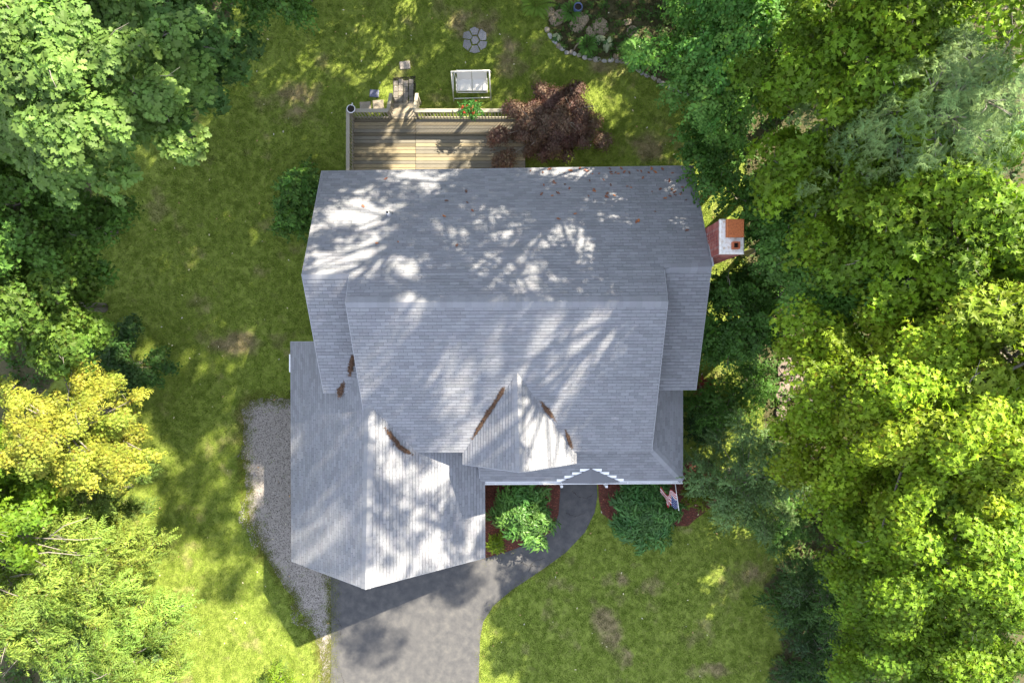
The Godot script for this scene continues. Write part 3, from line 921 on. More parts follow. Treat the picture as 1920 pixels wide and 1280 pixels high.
# ------------------------------------------------------------------ deck
func build_deck() -> void:
	rng.seed = 31
	var dk := thing("deck", "weathered timber deck with railings and steps behind the house", "deck")
	var h := 0.8
	var xl := W(661, 0, h).x
	var xm := W(779, 0, h).x
	var xr := W(985, 0, h).x
	var zf := W(0, 222, h).z
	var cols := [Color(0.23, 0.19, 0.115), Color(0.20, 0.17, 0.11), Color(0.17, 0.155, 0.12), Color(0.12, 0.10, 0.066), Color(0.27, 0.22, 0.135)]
	var meshes := []
	for seg in [[xl, xm], [xm, xr]]:
		for c in cols:
			var ln: float = seg[1] - seg[0] - 0.012
			var st := new_st()
			st.set_color(c)
			st.append_from(slab_mesh(Vector3(ln, 0.03, 0.134), 0.008), 0, Transform3D())
			meshes.append(tinted(slab_mesh(Vector3(ln, 0.03, 0.134), 0.008), c))
	var z := zf
	var r := 0
	while z < -5.95:
		for seg in 2:
			var x: float = (xl + xm) / 2 if seg == 0 else (xm + xr) / 2
			var k := rng.randi() % 5
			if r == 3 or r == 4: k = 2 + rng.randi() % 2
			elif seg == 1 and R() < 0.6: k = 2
			put(dk, "plank", meshes[seg * 5 + k], M["wood"], Transform3D(Basis(Vector3.UP, R(-0.002, 0.002)), Vector3(x, h - 0.015 + R(-0.003, 0.003), z + 0.07)))
		z += 0.142
		r += 1
	put(dk, "frame", tinted(box_mesh(Vector3(xr - xl, 0.18, 5.95 + zf * -1.0 - 11.9 + 5.95 if false else -5.95 - zf)), Color(0.08, 0.07, 0.05)), M["rail_wood"], Transform3D(Basis(), Vector3((xl + xr) / 2, h - 0.13, (zf - 5.95) / 2)))
	for x in [xl + 0.1, xm, xr - 0.1]:
		put(dk, "support_post", tinted(box_mesh(Vector3(0.1, 0.75, 0.1)), Color(0.2, 0.17, 0.12)), M["rail_wood"], Transform3D(Basis(), Vector3(x, 0.3, zf + 0.1)))
	var rc := Color(0.29, 0.265, 0.21)
	var rt := h + 0.92
	var s0 := W(727, 0, rt).x
	var s1 := W(777, 0, rt).x
	var zr := W(0, 207, rt).z
	var xlr := W(652, 0, rt).x
	var runs := [[Vector3(xlr, 0, zr), Vector3(s0, 0, zr)], [Vector3(s1, 0, zr), Vector3(xr, 0, zr)], [Vector3(xlr, 0, zr), Vector3(xlr, 0, -6.0)]]
	for rn in runs:
		rail(dk, rn[0] + Vector3(0, rt, 0), rn[1] + Vector3(0, rt, 0), h, rc)
	# steps down to the paving
	var stw := W(731, 0, 0.6).x
	var ste := W(777, 0, 0.6).x
	for i in 3:
		var y := h - 0.2 * (i + 1)
		var tz := zf - 0.14 - 0.28 * i
		for k in 2:
			put(dk, "tread", tinted(slab_mesh(Vector3(ste - stw, 0.035, 0.135), 0.008), Color(0.28, 0.245, 0.18) * R(0.85, 1.15)), M["wood"], Transform3D(Basis(), Vector3((stw + ste) / 2, y, tz - 0.14 * (k - 0.5))))
	for x in [stw - 0.03, ste + 0.03]:
		var st := new_st()
		st.set_color(Color(0.25, 0.22, 0.16))
		beam(st, Vector3(x, h - 0.15, zf + 0.02), Vector3(x, 0.05, zf - 0.95), 0.04, 0.24)
		put(dk, "stringer", done(st), M["rail_wood"])
	for x in [s0, s1]:
		# sloping hand rail with newel and balusters
		var a := Vector3(x, rt, zr)
		var b := Vector3(x, 1.05, zf - 0.92)
		var st := new_st()
		st.set_color(rc)
		beam(st, a, b, 0.13, 0.04)
		put(dk, "hand_rail", done(st), M["rail_wood"])
		put(dk, "newel_post", tinted(slab_mesh(Vector3(0.09, 1.0, 0.09)), rc * 0.9), M["rail_wood"], Transform3D(Basis(), Vector3(x, 0.52, b.z + 0.05)))
		for i in 6:
			var q := a.lerp(b, (i + 0.7) / 6.6)
			put(dk, "baluster", tinted(box_mesh(Vector3(0.035, 0.85, 0.035)), rc * R(0.8, 1.05)), M["rail_wood"], Transform3D(Basis(), q + Vector3(0, -0.46, 0)))

func tinted(m: ArrayMesh, c: Color) -> ArrayMesh:
	var a := m.surface_get_arrays(0)
	var cs := PackedColorArray()
	cs.resize(a[Mesh.ARRAY_VERTEX].size())
	c.a = 1.0
	cs.fill(c)
	a[Mesh.ARRAY_COLOR] = cs
	var o := ArrayMesh.new()
	o.add_surface_from_arrays(Mesh.PRIMITIVE_TRIANGLES, a)
	return o

func rail(dk: Node, a: Vector3, b: Vector3, floor_y: float, c: Color) -> void:
	var ln := a.distance_to(b)
	var st := new_st()
	st.set_color(c)
	beam(st, a, b, 0.14, 0.036)
	put(dk, "rail_cap", done(st), M["rail_wood"])
	for y in [0.10, 0.78]:
		var s2 := new_st()
		s2.set_color(c * 0.9)
		var f := Vector3(a.x, floor_y + y, a.z)
		beam(s2, f, Vector3(b.x, floor_y + y, b.z), 0.04, 0.085)
		put(dk, "rail", done(s2), M["rail_wood"])
	var n := int(ln / 0.125)
	var bal := tinted(box_mesh(Vector3(0.036, 0.84, 0.036)), c * 0.95)
	var off := Vector3(0, 0, 0.035) if absf(a.z - b.z) < 0.1 else Vector3(0.035, 0, 0)
	for i in n:
		put(dk, "baluster", bal, M["rail_wood"], Transform3D(Basis(), a.lerp(b, (i + 0.5) / n) + Vector3(0, -0.46, 0) + off))
	var posts := maxi(1, int(ln / 1.9))
	for i in posts + 1:
		put(dk, "rail_post", tinted(box_mesh(Vector3(0.09, 1.15, 0.09)), c * 0.92), M["rail_wood"], Transform3D(Basis(), a.lerp(b, float(i) / posts) + Vector3(0, -0.60, 0) - off * 1.2))

# ------------------------------------------------------------------ garden things
func build_swing() -> void:
	var s := thing("garden_swing", "white metal garden swing with two pale cushions on the lawn", "swing seat")
	var t0 := W(846, 134, 1.55)
	var t1 := W(917, 132, 1.55)
	var r := 0.024
	var st := new_st(true)
	tube(st, [t0, t1], [r, r], 8)
	put(s, "top_bar", done(st), M["metal_frame"])
	for t in [t0, t1]:
		var sg := -1.0 if t == t0 else 1.0
		for dz in [0.62, -0.55]:
			st = new_st(true)
			tube(st, [t, Vector3(t.x + sg * 0.03, 0.0, t.z + dz)], [r, r], 8)
			put(s, "leg", done(st), M["metal_frame"])
		st = new_st(true)
		tube(st, [Vector3(t.x, 0.5, t.z + 0.4), Vector3(t.x, 0.5, t.z - 0.42)], [r * 0.8, r * 0.8], 6)
		put(s, "side_brace", done(st), M["metal_frame"])
	for dz in [0.56, -0.5]:
		st = new_st(true)
		tube(st, [Vector3(t0.x, 0.14, t0.z + dz), Vector3(t1.x, 0.14, t1.z + dz)], [r * 0.8, r * 0.8], 6)
		put(s, "cross_bar", done(st), M["metal_frame"])
	var c := (t0 + t1) / 2.0 + Vector3(0, 0, 0.22)
	c.y = 0.5
	var w := 1.22
	var seat := Transform3D(Basis(Vector3.RIGHT, 0.12), c + Vector3(0.02, 0, -0.05))
	for sg in [-1.0, 1.0]:
		put(s, "seat_cushion", slab_mesh(Vector3(w / 2 - 0.015, 0.09, 0.48), 0.03), M["cushion"], seat * Transform3D(Basis(), Vector3(sg * w / 4, 0.05, 0)))
		put(s, "back_cushion", slab_mesh(Vector3(w / 2 - 0.015, 0.07, 0.46), 0.025), M["cushion"], Transform3D(Basis(Vector3.RIGHT, 1.15), c + Vector3(0.02 + sg * w / 4, 0.30, -0.36)))
		st = new_st(true)
		tube(st, [c + Vector3(sg * w / 2, 0.02, 0.26), c + Vector3(sg * w / 2, 0.26, 0.22), c + Vector3(sg * w / 2, 0.28, -0.28)], [0.018, 0.018, 0.018], 6)
		put(s, "armrest", done(st), M["metal_frame"])
		st = new_st(true)
		tube(st, [c + Vector3(sg * w / 2, 0.27, 0.0), Vector3(c.x + sg * (w / 2 + 0.02), 1.54, t0.z)], [0.008, 0.008], 5)
		put(s, "hanger", done(st), M["metal_frame"])
	st = new_st(true)
	var fr := [Vector3(-w / 2, 0, -0.28), Vector3(w / 2, 0, -0.28), Vector3(w / 2, 0, 0.28), Vector3(-w / 2, 0, 0.28)]
	for i in 4: tube(st, [seat * fr[i], seat * fr[(i + 1) % 4]], [0.02, 0.02], 6)
	put(s, "seat_frame", done(st), M["metal_frame"])

func lathe(prof: Array, n := 16) -> ArrayMesh:
	var st := new_st(true)
	for i in prof.size() - 1:
		for k in n:
			var a := TAU * k / n
			var b := TAU * (k + 1) / n
			var p: Array = prof[i]
			var q: Array = prof[i + 1]
			quad(st, Vector3(cos(a) * p[0], p[1], sin(a) * p[0]), Vector3(cos(b) * p[0], p[1], sin(b) * p[0]), Vector3(cos(b) * q[0], q[1], sin(b) * q[0]), Vector3(cos(a) * q[0], q[1], sin(a) * q[0]), Vector3(cos((a + b) / 2) * (q[1] - p[1]), -(q[0] - p[0]), sin((a + b) / 2) * (q[1] - p[1])))
	return done(st)

func build_pots() -> void:
	rng.seed = 41
	# black pot on the corner of the deck rail
	var rt := 1.76
	var p := W(660, 207, rt)
	var t := thing("plant_pot", "small black pot with pale rim on the deck rail corner", "plant pot", p)
	put(t, "pot", lathe([[0.0, 0.0], [0.11, 0.0], [0.15, 0.2], [0.13, 0.2], [0.11, 0.12]]), M["pot_black"])
	put(t, "rim", lathe([[0.165, 0.185], [0.172, 0.2], [0.165, 0.215], [0.14, 0.21]]), M["pot_rim"])
	put(t, "soil", lathe([[0.125, 0.15], [0.0, 0.16]]), M["soil"])
	var st := new_st(true)
	tube(st, [Vector3(0.02, 0.2, -0.13), Vector3(0.08, 0.27, -0.19), Vector3(0.04, 0.23, -0.22)], [0.02, 0.02, 0.012], 6)
	put(t, "handle", done(st), M["pot_rim"])
	# planter of red flowers over the rail
	p = W(882, 207, rt)
	t = thing("flower_planter", "rail planter of red geraniums with bright green leaves on deck", "planter", p)
	put(t, "box", slab_mesh(Vector3(0.6, 0.2, 0.24)), M["terracotta"], Transform3D(Basis(), Vector3(0, 0.1, 0)))
	var at := []
	var cs := []
	for i in 120:
		at.append(sprig_at(Vector3(R(-0.25, 0.25), 0.22, R(-0.16, 0.2)), 0.22, 0.7, 0.62))
		cs.append(Color(0.05, 0.16, 0.03) * R(0.7, 1.4))
	foliage(t, "foliage", SP["beech2"], M["leaf"], at, cs)
	at = []; cs = []
	for i in 8:
		at.append(sprig_at(Vector3(R(-0.28, 0.28), 0.34, R(-0.18, 0.25)), 0.14, 0.8, 0.34))
		cs.append(Color(0.52, 0.035, 0.04) * R(0.7, 1.3))
	foliage(t, "blossom", SP["fine"], M["petal"], at, cs)
	# pots in the rock garden
	t = thing("glazed_pot", "round blue glazed pot among plants of the rock garden", "plant pot", W(1083, 19, 0.0))
	put(t, "pot", lathe([[0.0, 0.0], [0.12, 0.0], [0.2, 0.16], [0.17, 0.3], [0.18, 0.33], [0.15, 0.33], [0.14, 0.22]]), M["pot_blue"])
	put(t, "soil", lathe([[0.15, 0.27], [0.0, 0.29]]), M["soil"])

func build_flag() -> void:
	var t := thing("flag", "striped flag with blue starred corner hanging from angled porch pole", "flag")
	var a := W(1266, 903, 2.15)
	var b := W(1273, 955, 3.25)
	var st := new_st(true)
	tube(st, [a, b], [0.014, 0.012], 8)
	put(t, "pole", done(st), M["rail_wood"])
	st = new_st(true)
	tube(st, [b, b + (b - a).normalized() * 0.05], [0.025, 0.012], 8)
	put(t, "finial", done(st), M["white_paint"])
	# cloth: s along the pole from the tip down, t along the fly
	st = new_st(true)
	var ns := 39
	var nt := 60
	var hoist := 0.72
	var fly := 0.95
	var dir := (a - b).normalized()
	var f := func(s: float, u: float) -> Vector3:
		var p := b + dir * (0.06 + hoist * s)
		var out := Vector3(-0.34, -0.93, 0.06)
		return p + out * fly * u + Vector3(0.05, 0.02, 0.14) * sin(u * 9.0 + s * 2.0) * minf(u * 2.0, 1.0) + Vector3(-0.07, 0, 0.05) * sin(u * 4.0 + s * 5.0) * u
	for i in ns:
		for j in nt:
			var s0 := float(i) / ns
			var s1 := float(i + 1) / ns
			var u0 := float(j) / nt
			var u1 := float(j + 1) / nt
			var stripe := int(s0 * 13.0 + 0.001)
			var c := Color(0.42, 0.02, 0.035) if stripe % 2 == 0 else Color(0.72, 0.71, 0.70)
			if stripe < 7 and u0 < 0.4:
				c = Color(0.03, 0.05, 0.17)
				if (i % 4 == 1 or i % 4 == 2) and j % 4 == 2: c = Color(0.7, 0.7, 0.7)
			st.set_color(c)
			quad(st, f.call(s0, u0), f.call(s1, u0), f.call(s1, u1), f.call(s0, u1), Vector3.UP)
	put(t, "cloth", done(st), M["flag_cloth"])

func build_stones() -> void:
	rng.seed = 51
	# paving at the foot of the steps
	var path := structure("paver_path", sheet(plan([[736, 146], [779, 142], [780, 196], [738, 196]], 0.0), 0.012, 0.02), M["soil"])
	var cols := [Color(0.21, 0.19, 0.16), Color(0.25, 0.22, 0.19), Color(0.17, 0.155, 0.13), Color(0.23, 0.20, 0.155)]
	var vs := []
	for c in cols: vs.append([tinted(slab_mesh(Vector3(0.19, 0.05, 0.25), 0.012), c), tinted(slab_mesh(Vector3(0.19, 0.05, 0.19), 0.012), c)])
	for cx in 4:
		var y := 148.0 + (0.0 if cx % 2 else 3.0)
		var k := 0
		while y < 193:
			var sz := 11.6 if (k + cx) % 3 else 9.2
			var q := W(741.5 + cx * 9.7 + R(-0.6, 0.6), y + sz / 2, 0.02)
			put(path, "paver", vs[rng.randi() % 4][0 if sz > 10 else 1], M["stone"], Transform3D(Basis(Vector3.UP, R(-0.05, 0.05)), q + Vector3(0, R(-0.004, 0.006), 0)))
			y += sz
			k += 1
	tag(put(self, "stepping_stone", tinted(slab_mesh(Vector3(0.44, 0.06, 0.33), 0.02), Color(0.30, 0.27, 0.235)), M["stone"], Transform3D(Basis(Vector3.UP, 0.1), W(759, 122, 0.025))), "pale square stepping stone beyond the paved path end", "stepping stone")
	tag(put(self, "stepping_stone", tinted(slab_mesh(Vector3(0.38, 0.06, 0.31), 0.02), Color(0.16, 0.17, 0.25)), M["stone"], Transform3D(Basis(Vector3.UP, -0.08), W(701.5, 175, 0.025))), "bluish slate stepping stone in grass beside the deck steps", "stepping stone")
	for i in 2:
		tag(put(self, "paving_slab", tinted(slab_mesh(Vector3(0.46, 0.05, 0.42), 0.02), Color(0.30, 0.26, 0.20) * (1.0 - 0.12 * i)), M["stone"], Transform3D(Basis(Vector3.UP, 0.06), W(685 + i * 24, 200 - i * 3, 0.02))), "tan paving slab lying against the deck beside slate stone", "paving slab", "paving slabs against the deck")
	# round patch of flagstones
	var fs := thing("flagstone_circle", "circle of grey flagstones set in the back lawn", "flagstones", W(891, 76, 0.0))
	var rim := []
	for i in 6:
		var a0 := TAU * i / 6.0 + R(-0.15, 0.15)
		rim.append(a0)
	for i in 7:
		var pl := PackedVector2Array()
		if i == 6:
			for k in 6: pl.append(Vector2(cos(rim[k]), sin(rim[k])) * R(0.15, 0.2))
		else:
			var a0: float = rim[i] + 0.07
			var a1: float = rim[(i + 1) % 6] + (TAU if i == 5 else 0.0) - 0.07
			for q in [[a0, 0.24], [a0, 0.5], [(a0 + a1) / 2, 0.56], [a1, 0.5], [a1, 0.24]]:
				pl.append(Vector2(cos(q[0]), sin(q[0])) * (q[1] + R(-0.04, 0.04)))
		put(fs, "flagstone", tinted(sheet(pl, 0.03 + R(0, 0.01), 0.05), Color(0.27, 0.26, 0.275) * R(0.85, 1.15)), M["stone"])
	# stone edging of the rock garden
	var curve := Curve3D.new()
	for q in [[1026, 52], [1030, 68], [1045, 84], [1062, 97], [1090, 106], [1118, 113], [1150, 115], [1172, 116], [1192, 127], [1215, 142], [1242, 157], [1275, 173], [1310, 186], [1345, 192]]:
		curve.add_point(W(q[0], q[1], 0.0))
	var ed := thing("stone_edging", "curving row of rough fieldstones edging the rock garden", "stone edging")
	var d := 0.0
	var k2 := 0
	while d < curve.get_baked_length():
		var w := R(0.16, 0.34)
		var q := curve.sample_baked(d + w / 2)
		var q2 := curve.sample_baked(d + w / 2 + 0.1)
		var c := Color(0.32, 0.28, 0.22).lerp(Color(0.36, 0.36, 0.37), R()) * R(0.7, 1.2)
		put(ed, "stone", tinted(stone_mesh(Vector3(w, R(0.16, 0.3), R(0.16, 0.24)), k2 + 100), c), M["stone"], Transform3D(Basis(Vector3.UP, -atan2(q2.z - q.z, q2.x - q.x) + R(-0.3, 0.3)), q + Vector3(R(-0.04, 0.04), 0.0, R(-0.04, 0.04))))
		d += w * 0.95
		k2 += 1
	# boulders in the rock garden
	var bl := [[1047, 33, 0.55, 0.9, "narrow grey boulder at the stone edging corner"], [1085, 43, 0.95, 0.7, "broad reddish boulder in the rock garden middle"], [1124, 51, 0.75, 0.7, "mossy pale boulder beside the broad reddish boulder"], [1108, 60, 0.5, 0.4, "low brown boulder tucked before the mossy pale boulder"], [1176, 42, 0.4, 0.3, "small tan boulder near the white post piece"], [1186, 60, 0.55, 0.5, "grey boulder under leaves at rock garden end"], [1161, 92, 0.3, 0.28, "squarish pink stone beside the striped hosta"], [1157, 107, 0.36, 0.26, "brown block stone by the edging row"], [1030, 22, 0.4, 0.5, "whitish boulder under foliage above the edging corner"]]
	for i in bl.size():
		var b: Array = bl[i]
		tag(put(self, "boulder", stone_mesh(Vector3(b[2], 0.5 * b[3] + 0.15, b[3]), 300 + i, 0.45), M["mossy_stone"], Transform3D(Basis(Vector3.UP, R(0, 6)), W(b[0], b[1], 0.0))), b[4], "boulder", "boulders of the rock garden")
	# white rod and bare stick
	var st := new_st(true)
	tube(st, [W(1178, 76, 0.12), W(1212, 95, 0.1)], [0.022, 0.022], 8)
	tag(put(self, "garden_stake", done(st), M["white_paint"]), "thin white garden stake lying across the rock garden", "stake")
	st = new_st(true)
	st.set_color(Color(0.8, 0.75, 0.65))
	tube(st, [W(1089, 76, 0.2), W(1081, 85, 0.25), W(1076, 93, 0.15)], [0.03, 0.035, 0.03], 7)
	tag(put(self, "driftwood", done(st), M["bark"]), "grey piece of driftwood on dark soil by the hosta", "driftwood")
	# slab rock under the oak and the boulders under the maples
	tag(put(self, "rock_slab", tinted(stone_mesh(Vector3(1.9, 0.8, 1.0), 401, 0.6), Color(0.20, 0.165, 0.15)), M["stone"], Transform3D(Basis(Vector3.UP, 0.85), W(182, 222, 0.05))), "large flat grey rock slab at the wood edge beneath oak leaves", "rock")
	var wl := [[1480, 640, 0.7], [1476, 690, 0.9], [1470, 735, 0.8], [1468, 775, 0.6], [1494, 708, 0.8], [1500, 655, 0.6]]
	for i in wl.size():
		tag(put(self, "wall_stone", tinted(stone_mesh(Vector3(wl[i][2] * 1.2, 0.6, wl[i][2]), 420 + i, 0.5), Color(0.22, 0.17, 0.15) * R(0.8, 1.1)), M["stone"], Transform3D(Basis(Vector3.UP, R(0, 6)), W(wl[i][0], wl[i][1], 0.0))), "brown fieldstone lying in a row under the maples", "fieldstone", "fieldstones under the maples")

func dead_leaf_mesh(sd: int) -> ArrayMesh:
	rng.seed = sd
	var st := new_st()
	var o: Array = OUTLINE["oak"]
	var pts := []
	for q in o: pts.append(Vector3(q[0] * 0.8, 0.05 + 0.6 * q[0] * q[0] + 0.25 * (q[1] - 0.5) * (q[1] - 0.5) + R(-0.05, 0.05), q[1] - 0.5) * 0.2)
	st.set_color(Color.WHITE)
	for i in pts.size(): tri(st, Vector3(0, 0.008, 0), pts[i], pts[(i + 1) % pts.size()], Vector3.UP)
	return done(st)

func build_litter() -> void:
	# dry leaves on the roof
	var ms := []
	var cs := [Color(0.20, 0.075, 0.04), Color(0.15, 0.07, 0.045), Color(0.32, 0.11, 0.035), Color(0.11, 0.06, 0.045)]
	for i in 4: ms.append(tinted(dead_leaf_mesh(70 + i), cs[i]))
	rng.seed = 61
	var N := plane_of(W(603, 321, 3.7), W(1300, 311, 3.7), W(950, 507, 6.0))
	for i in 78:
		var px := 1000.0 + 290.0 * pow(R(), 0.8)
		var py := 318.0 + absf(rng.randfn(0.0, 42.0))
		if i < 10: px = R(640, 1040); py = R(330, 470)
		if i > 60: py = R(316, 326); px = R(980, 1295)
		var p := eye_hit(N, px, minf(py, 470))
		var t := Transform3D(Basis(Quaternion(Vector3.UP, N.normal)) * Basis(Vector3.UP, R(0, TAU)) * Basis(Vector3.RIGHT, R(-0.3, 0.3)), p + N.normal * 0.034)
		t.basis = t.basis.scaled(Vector3.ONE * R(0.4, 0.95))
		tag(put(self, "fallen_leaf", ms[rng.randi() % 4], M["dead_leaf"], t), "curled dry brown leaf lying on the rear roof shingles", "fallen leaf", "dry leaves on the rear roof slope")
	# needle heaps in the valleys: a run from one plan point to another, lying on a slope
	var rl := eye_hit(N, 566, 515)
	var rr := eye_hit(N, 1334, 500)
	var S := plane_of(rl, rr, W(956, 733, 4.1))
	var C := plane_of(eye_hit(N, 648, 567), eye_hit(N, 1252, 565), W(958, 846.5, 3.85))
	var GR := plane_of(W(692, 700, 4.8), W(685, 1104, 4.8), W(908, 1000, 2.3))
	var heaps := [[S, 661, 672, 657, 694, 0.12, "brown needle heap against the upper roof edge above garage valley"], [S, 642, 722, 637, 738, 0.14, "brown needle heap at the low end of the garage valley"], [C, 942, 730, 935, 743, 0.08, "smallest needle heap high in the gable valley"], [C, 931, 750, 913, 776, 0.11, "long needle heap midway along the gable valley"], [C, 911, 780, 894, 808, 0.10, "yellowish needle heap low along the gable valley"], [C, 1020, 760, 1034, 778, 0.11, "needle heap in the gable valley towards the chimney side"], [GR, 730, 814, 748, 836, 0.10, "needle heap lying down the valley between garage and front slope"], [GR, 748, 838, 764, 847, 0.09, "needle heap at the eave corner above the garage slope"], [C, 1064, 815, 1070, 832, 0.06, "thin needle heap at low end of chimney side gable valley"]]
	for i in heaps.size():
		var hp: Array = heaps[i]
		rng.seed = 80 + i
		var a := eye_hit(hp[0], hp[1], hp[2])
		var b := eye_hit(hp[0], hp[3], hp[4])
		var nrm: Vector3 = hp[0].normal
		var along := (b - a) / 2.0
		var side := nrm.cross(along).normalized()
		var wob := FastNoiseLite.new()
		wob.seed = i
		wob.frequency = 1.3
		var st := new_st()
		for k in 330:
			var an := R(0, TAU)
			var q := sqrt(R())
			var f := cos(an) * q * (1.0 + 0.9 * absf(rng.randfn(0.0, 0.6)))
			var wd: float = hp[5] * 0.42 * (1.0 + 2.2 * wob.get_noise_2d(f * 1.5, sin(an)))
			var p := along * f * 1.05 + side * sin(an) * q * wd + nrm * (R(0.0, 0.06) * (1.0 - minf(q * q, 1.0)) + 0.045)
			var d := (side * R(-1, 1) + along.normalized() * R(-1, 1)).normalized() * R(0.03, 0.07) + nrm * R(-0.02, 0.02)
			var sd := d.cross(nrm).normalized() * R(0.003, 0.010)
			st.set_color(Color(0.075, 0.042, 0.026).lerp(Color(0.13, 0.072, 0.04), R()) * R(0.5, 1.25))
			quad(st, p - d - sd, p + d - sd, p + d + sd, p - d + sd, nrm)
		tag(put(self, "needle_heap", done(st), M["needle_litter"], Transform3D(Basis(), (a + b) / 2.0)), hp[6], "needle heap", "needle heaps in the roof valleys")

# ------------------------------------------------------------------ ground
func in_polys(p: Vector2, polys: Array) -> bool:
	for q in polys:
		if Geometry2D.is_point_in_polygon(p, q): return true
	return false

var drive: PackedVector2Array
var gravel: PackedVector2Array
var bed1: PackedVector2Array
var bed2: PackedVector2Array
var rockery: PackedVector2Array
var wood_r: PackedVector2Array
var wood_l: PackedVector2Array

func lawn_image() -> Image:
	var w := 1280
	var h := 960
	var grab := func(freq: float, sd: int, oct: int) -> PackedByteArray:
		var n := FastNoiseLite.new()
		n.seed = sd
		n.frequency = freq
		n.fractal_octaves = oct
		n.fractal_gain = 0.6
		return n.get_image(w, h, false, false, true).get_data()
	var nb: PackedByteArray = grab.call(0.016, 2, 5)    # dry patches
	var nc: PackedByteArray = grab.call(0.25, 3, 3)     # grain
	var nd: PackedByteArray = grab.call(0.03, 4, 4)
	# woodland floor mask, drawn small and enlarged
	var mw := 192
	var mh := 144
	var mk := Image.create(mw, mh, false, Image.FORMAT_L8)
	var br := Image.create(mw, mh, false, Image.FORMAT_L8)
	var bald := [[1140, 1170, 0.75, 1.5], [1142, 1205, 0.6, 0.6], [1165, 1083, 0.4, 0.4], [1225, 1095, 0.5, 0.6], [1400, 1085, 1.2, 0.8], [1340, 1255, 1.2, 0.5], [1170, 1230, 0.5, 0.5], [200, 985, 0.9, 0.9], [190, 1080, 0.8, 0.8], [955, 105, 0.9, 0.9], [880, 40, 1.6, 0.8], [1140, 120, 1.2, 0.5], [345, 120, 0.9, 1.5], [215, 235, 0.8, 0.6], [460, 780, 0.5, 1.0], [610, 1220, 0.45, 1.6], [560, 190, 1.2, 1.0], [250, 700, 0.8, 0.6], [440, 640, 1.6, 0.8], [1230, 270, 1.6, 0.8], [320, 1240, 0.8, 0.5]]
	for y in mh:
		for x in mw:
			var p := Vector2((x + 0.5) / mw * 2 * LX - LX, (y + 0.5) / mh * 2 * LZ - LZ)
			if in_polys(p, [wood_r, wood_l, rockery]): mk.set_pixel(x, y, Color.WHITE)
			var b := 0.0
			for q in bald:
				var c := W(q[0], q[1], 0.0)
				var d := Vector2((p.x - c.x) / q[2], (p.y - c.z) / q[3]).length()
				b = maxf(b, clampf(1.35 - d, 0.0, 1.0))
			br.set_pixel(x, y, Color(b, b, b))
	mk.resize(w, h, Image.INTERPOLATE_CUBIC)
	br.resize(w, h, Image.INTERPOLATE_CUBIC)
	var md := mk.get_data()
	var bd := br.get_data()
	var lut := PackedByteArray()
	lut.resize(2048)
	for i in 2048:
		lut[i] = int(clampf(Color(i / 4096.0, 0, 0).linear_to_srgb().r, 0, 1) * 255.0 + 0.5)
	var out := PackedByteArray()
	out.resize(w * h * 3)
	for i in w * h:
		var b := nb[i] / 255.0
		var c := nc[i] / 255.0
		var d := nd[i] / 255.0
		var r := 0.131
		var g := 0.168
		var bl := 0.021
		var dry := clampf((b - 0.66) * 3.0, 0.0, 0.5)
		var bk := bd[i] / 255.0
		dry = clampf(maxf(dry, bk * 1.5 + (d - 0.5) * 2.0 - 0.65), 0.0, 1.0)
		r = lerpf(r, 0.185, dry)
		g = lerpf(g, 0.15, dry)
		bl = lerpf(bl, 0.07, dry)
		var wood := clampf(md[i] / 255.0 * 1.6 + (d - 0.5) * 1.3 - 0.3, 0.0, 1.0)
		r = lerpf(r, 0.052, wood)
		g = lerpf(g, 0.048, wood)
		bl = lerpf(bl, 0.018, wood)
		var k := 0.68 + 0.84 * c
		var j := i * 3
		out[j] = lut[int(minf(r * k * 4096.0, 2047.0))]
		out[j + 1] = lut[int(minf(g * k * 4096.0, 2047.0))]
		out[j + 2] = lut[int(minf(bl * k * 4096.0, 2047.0))]
	return Image.create_from_data(w, h, false, Image.FORMAT_RGB8, out)

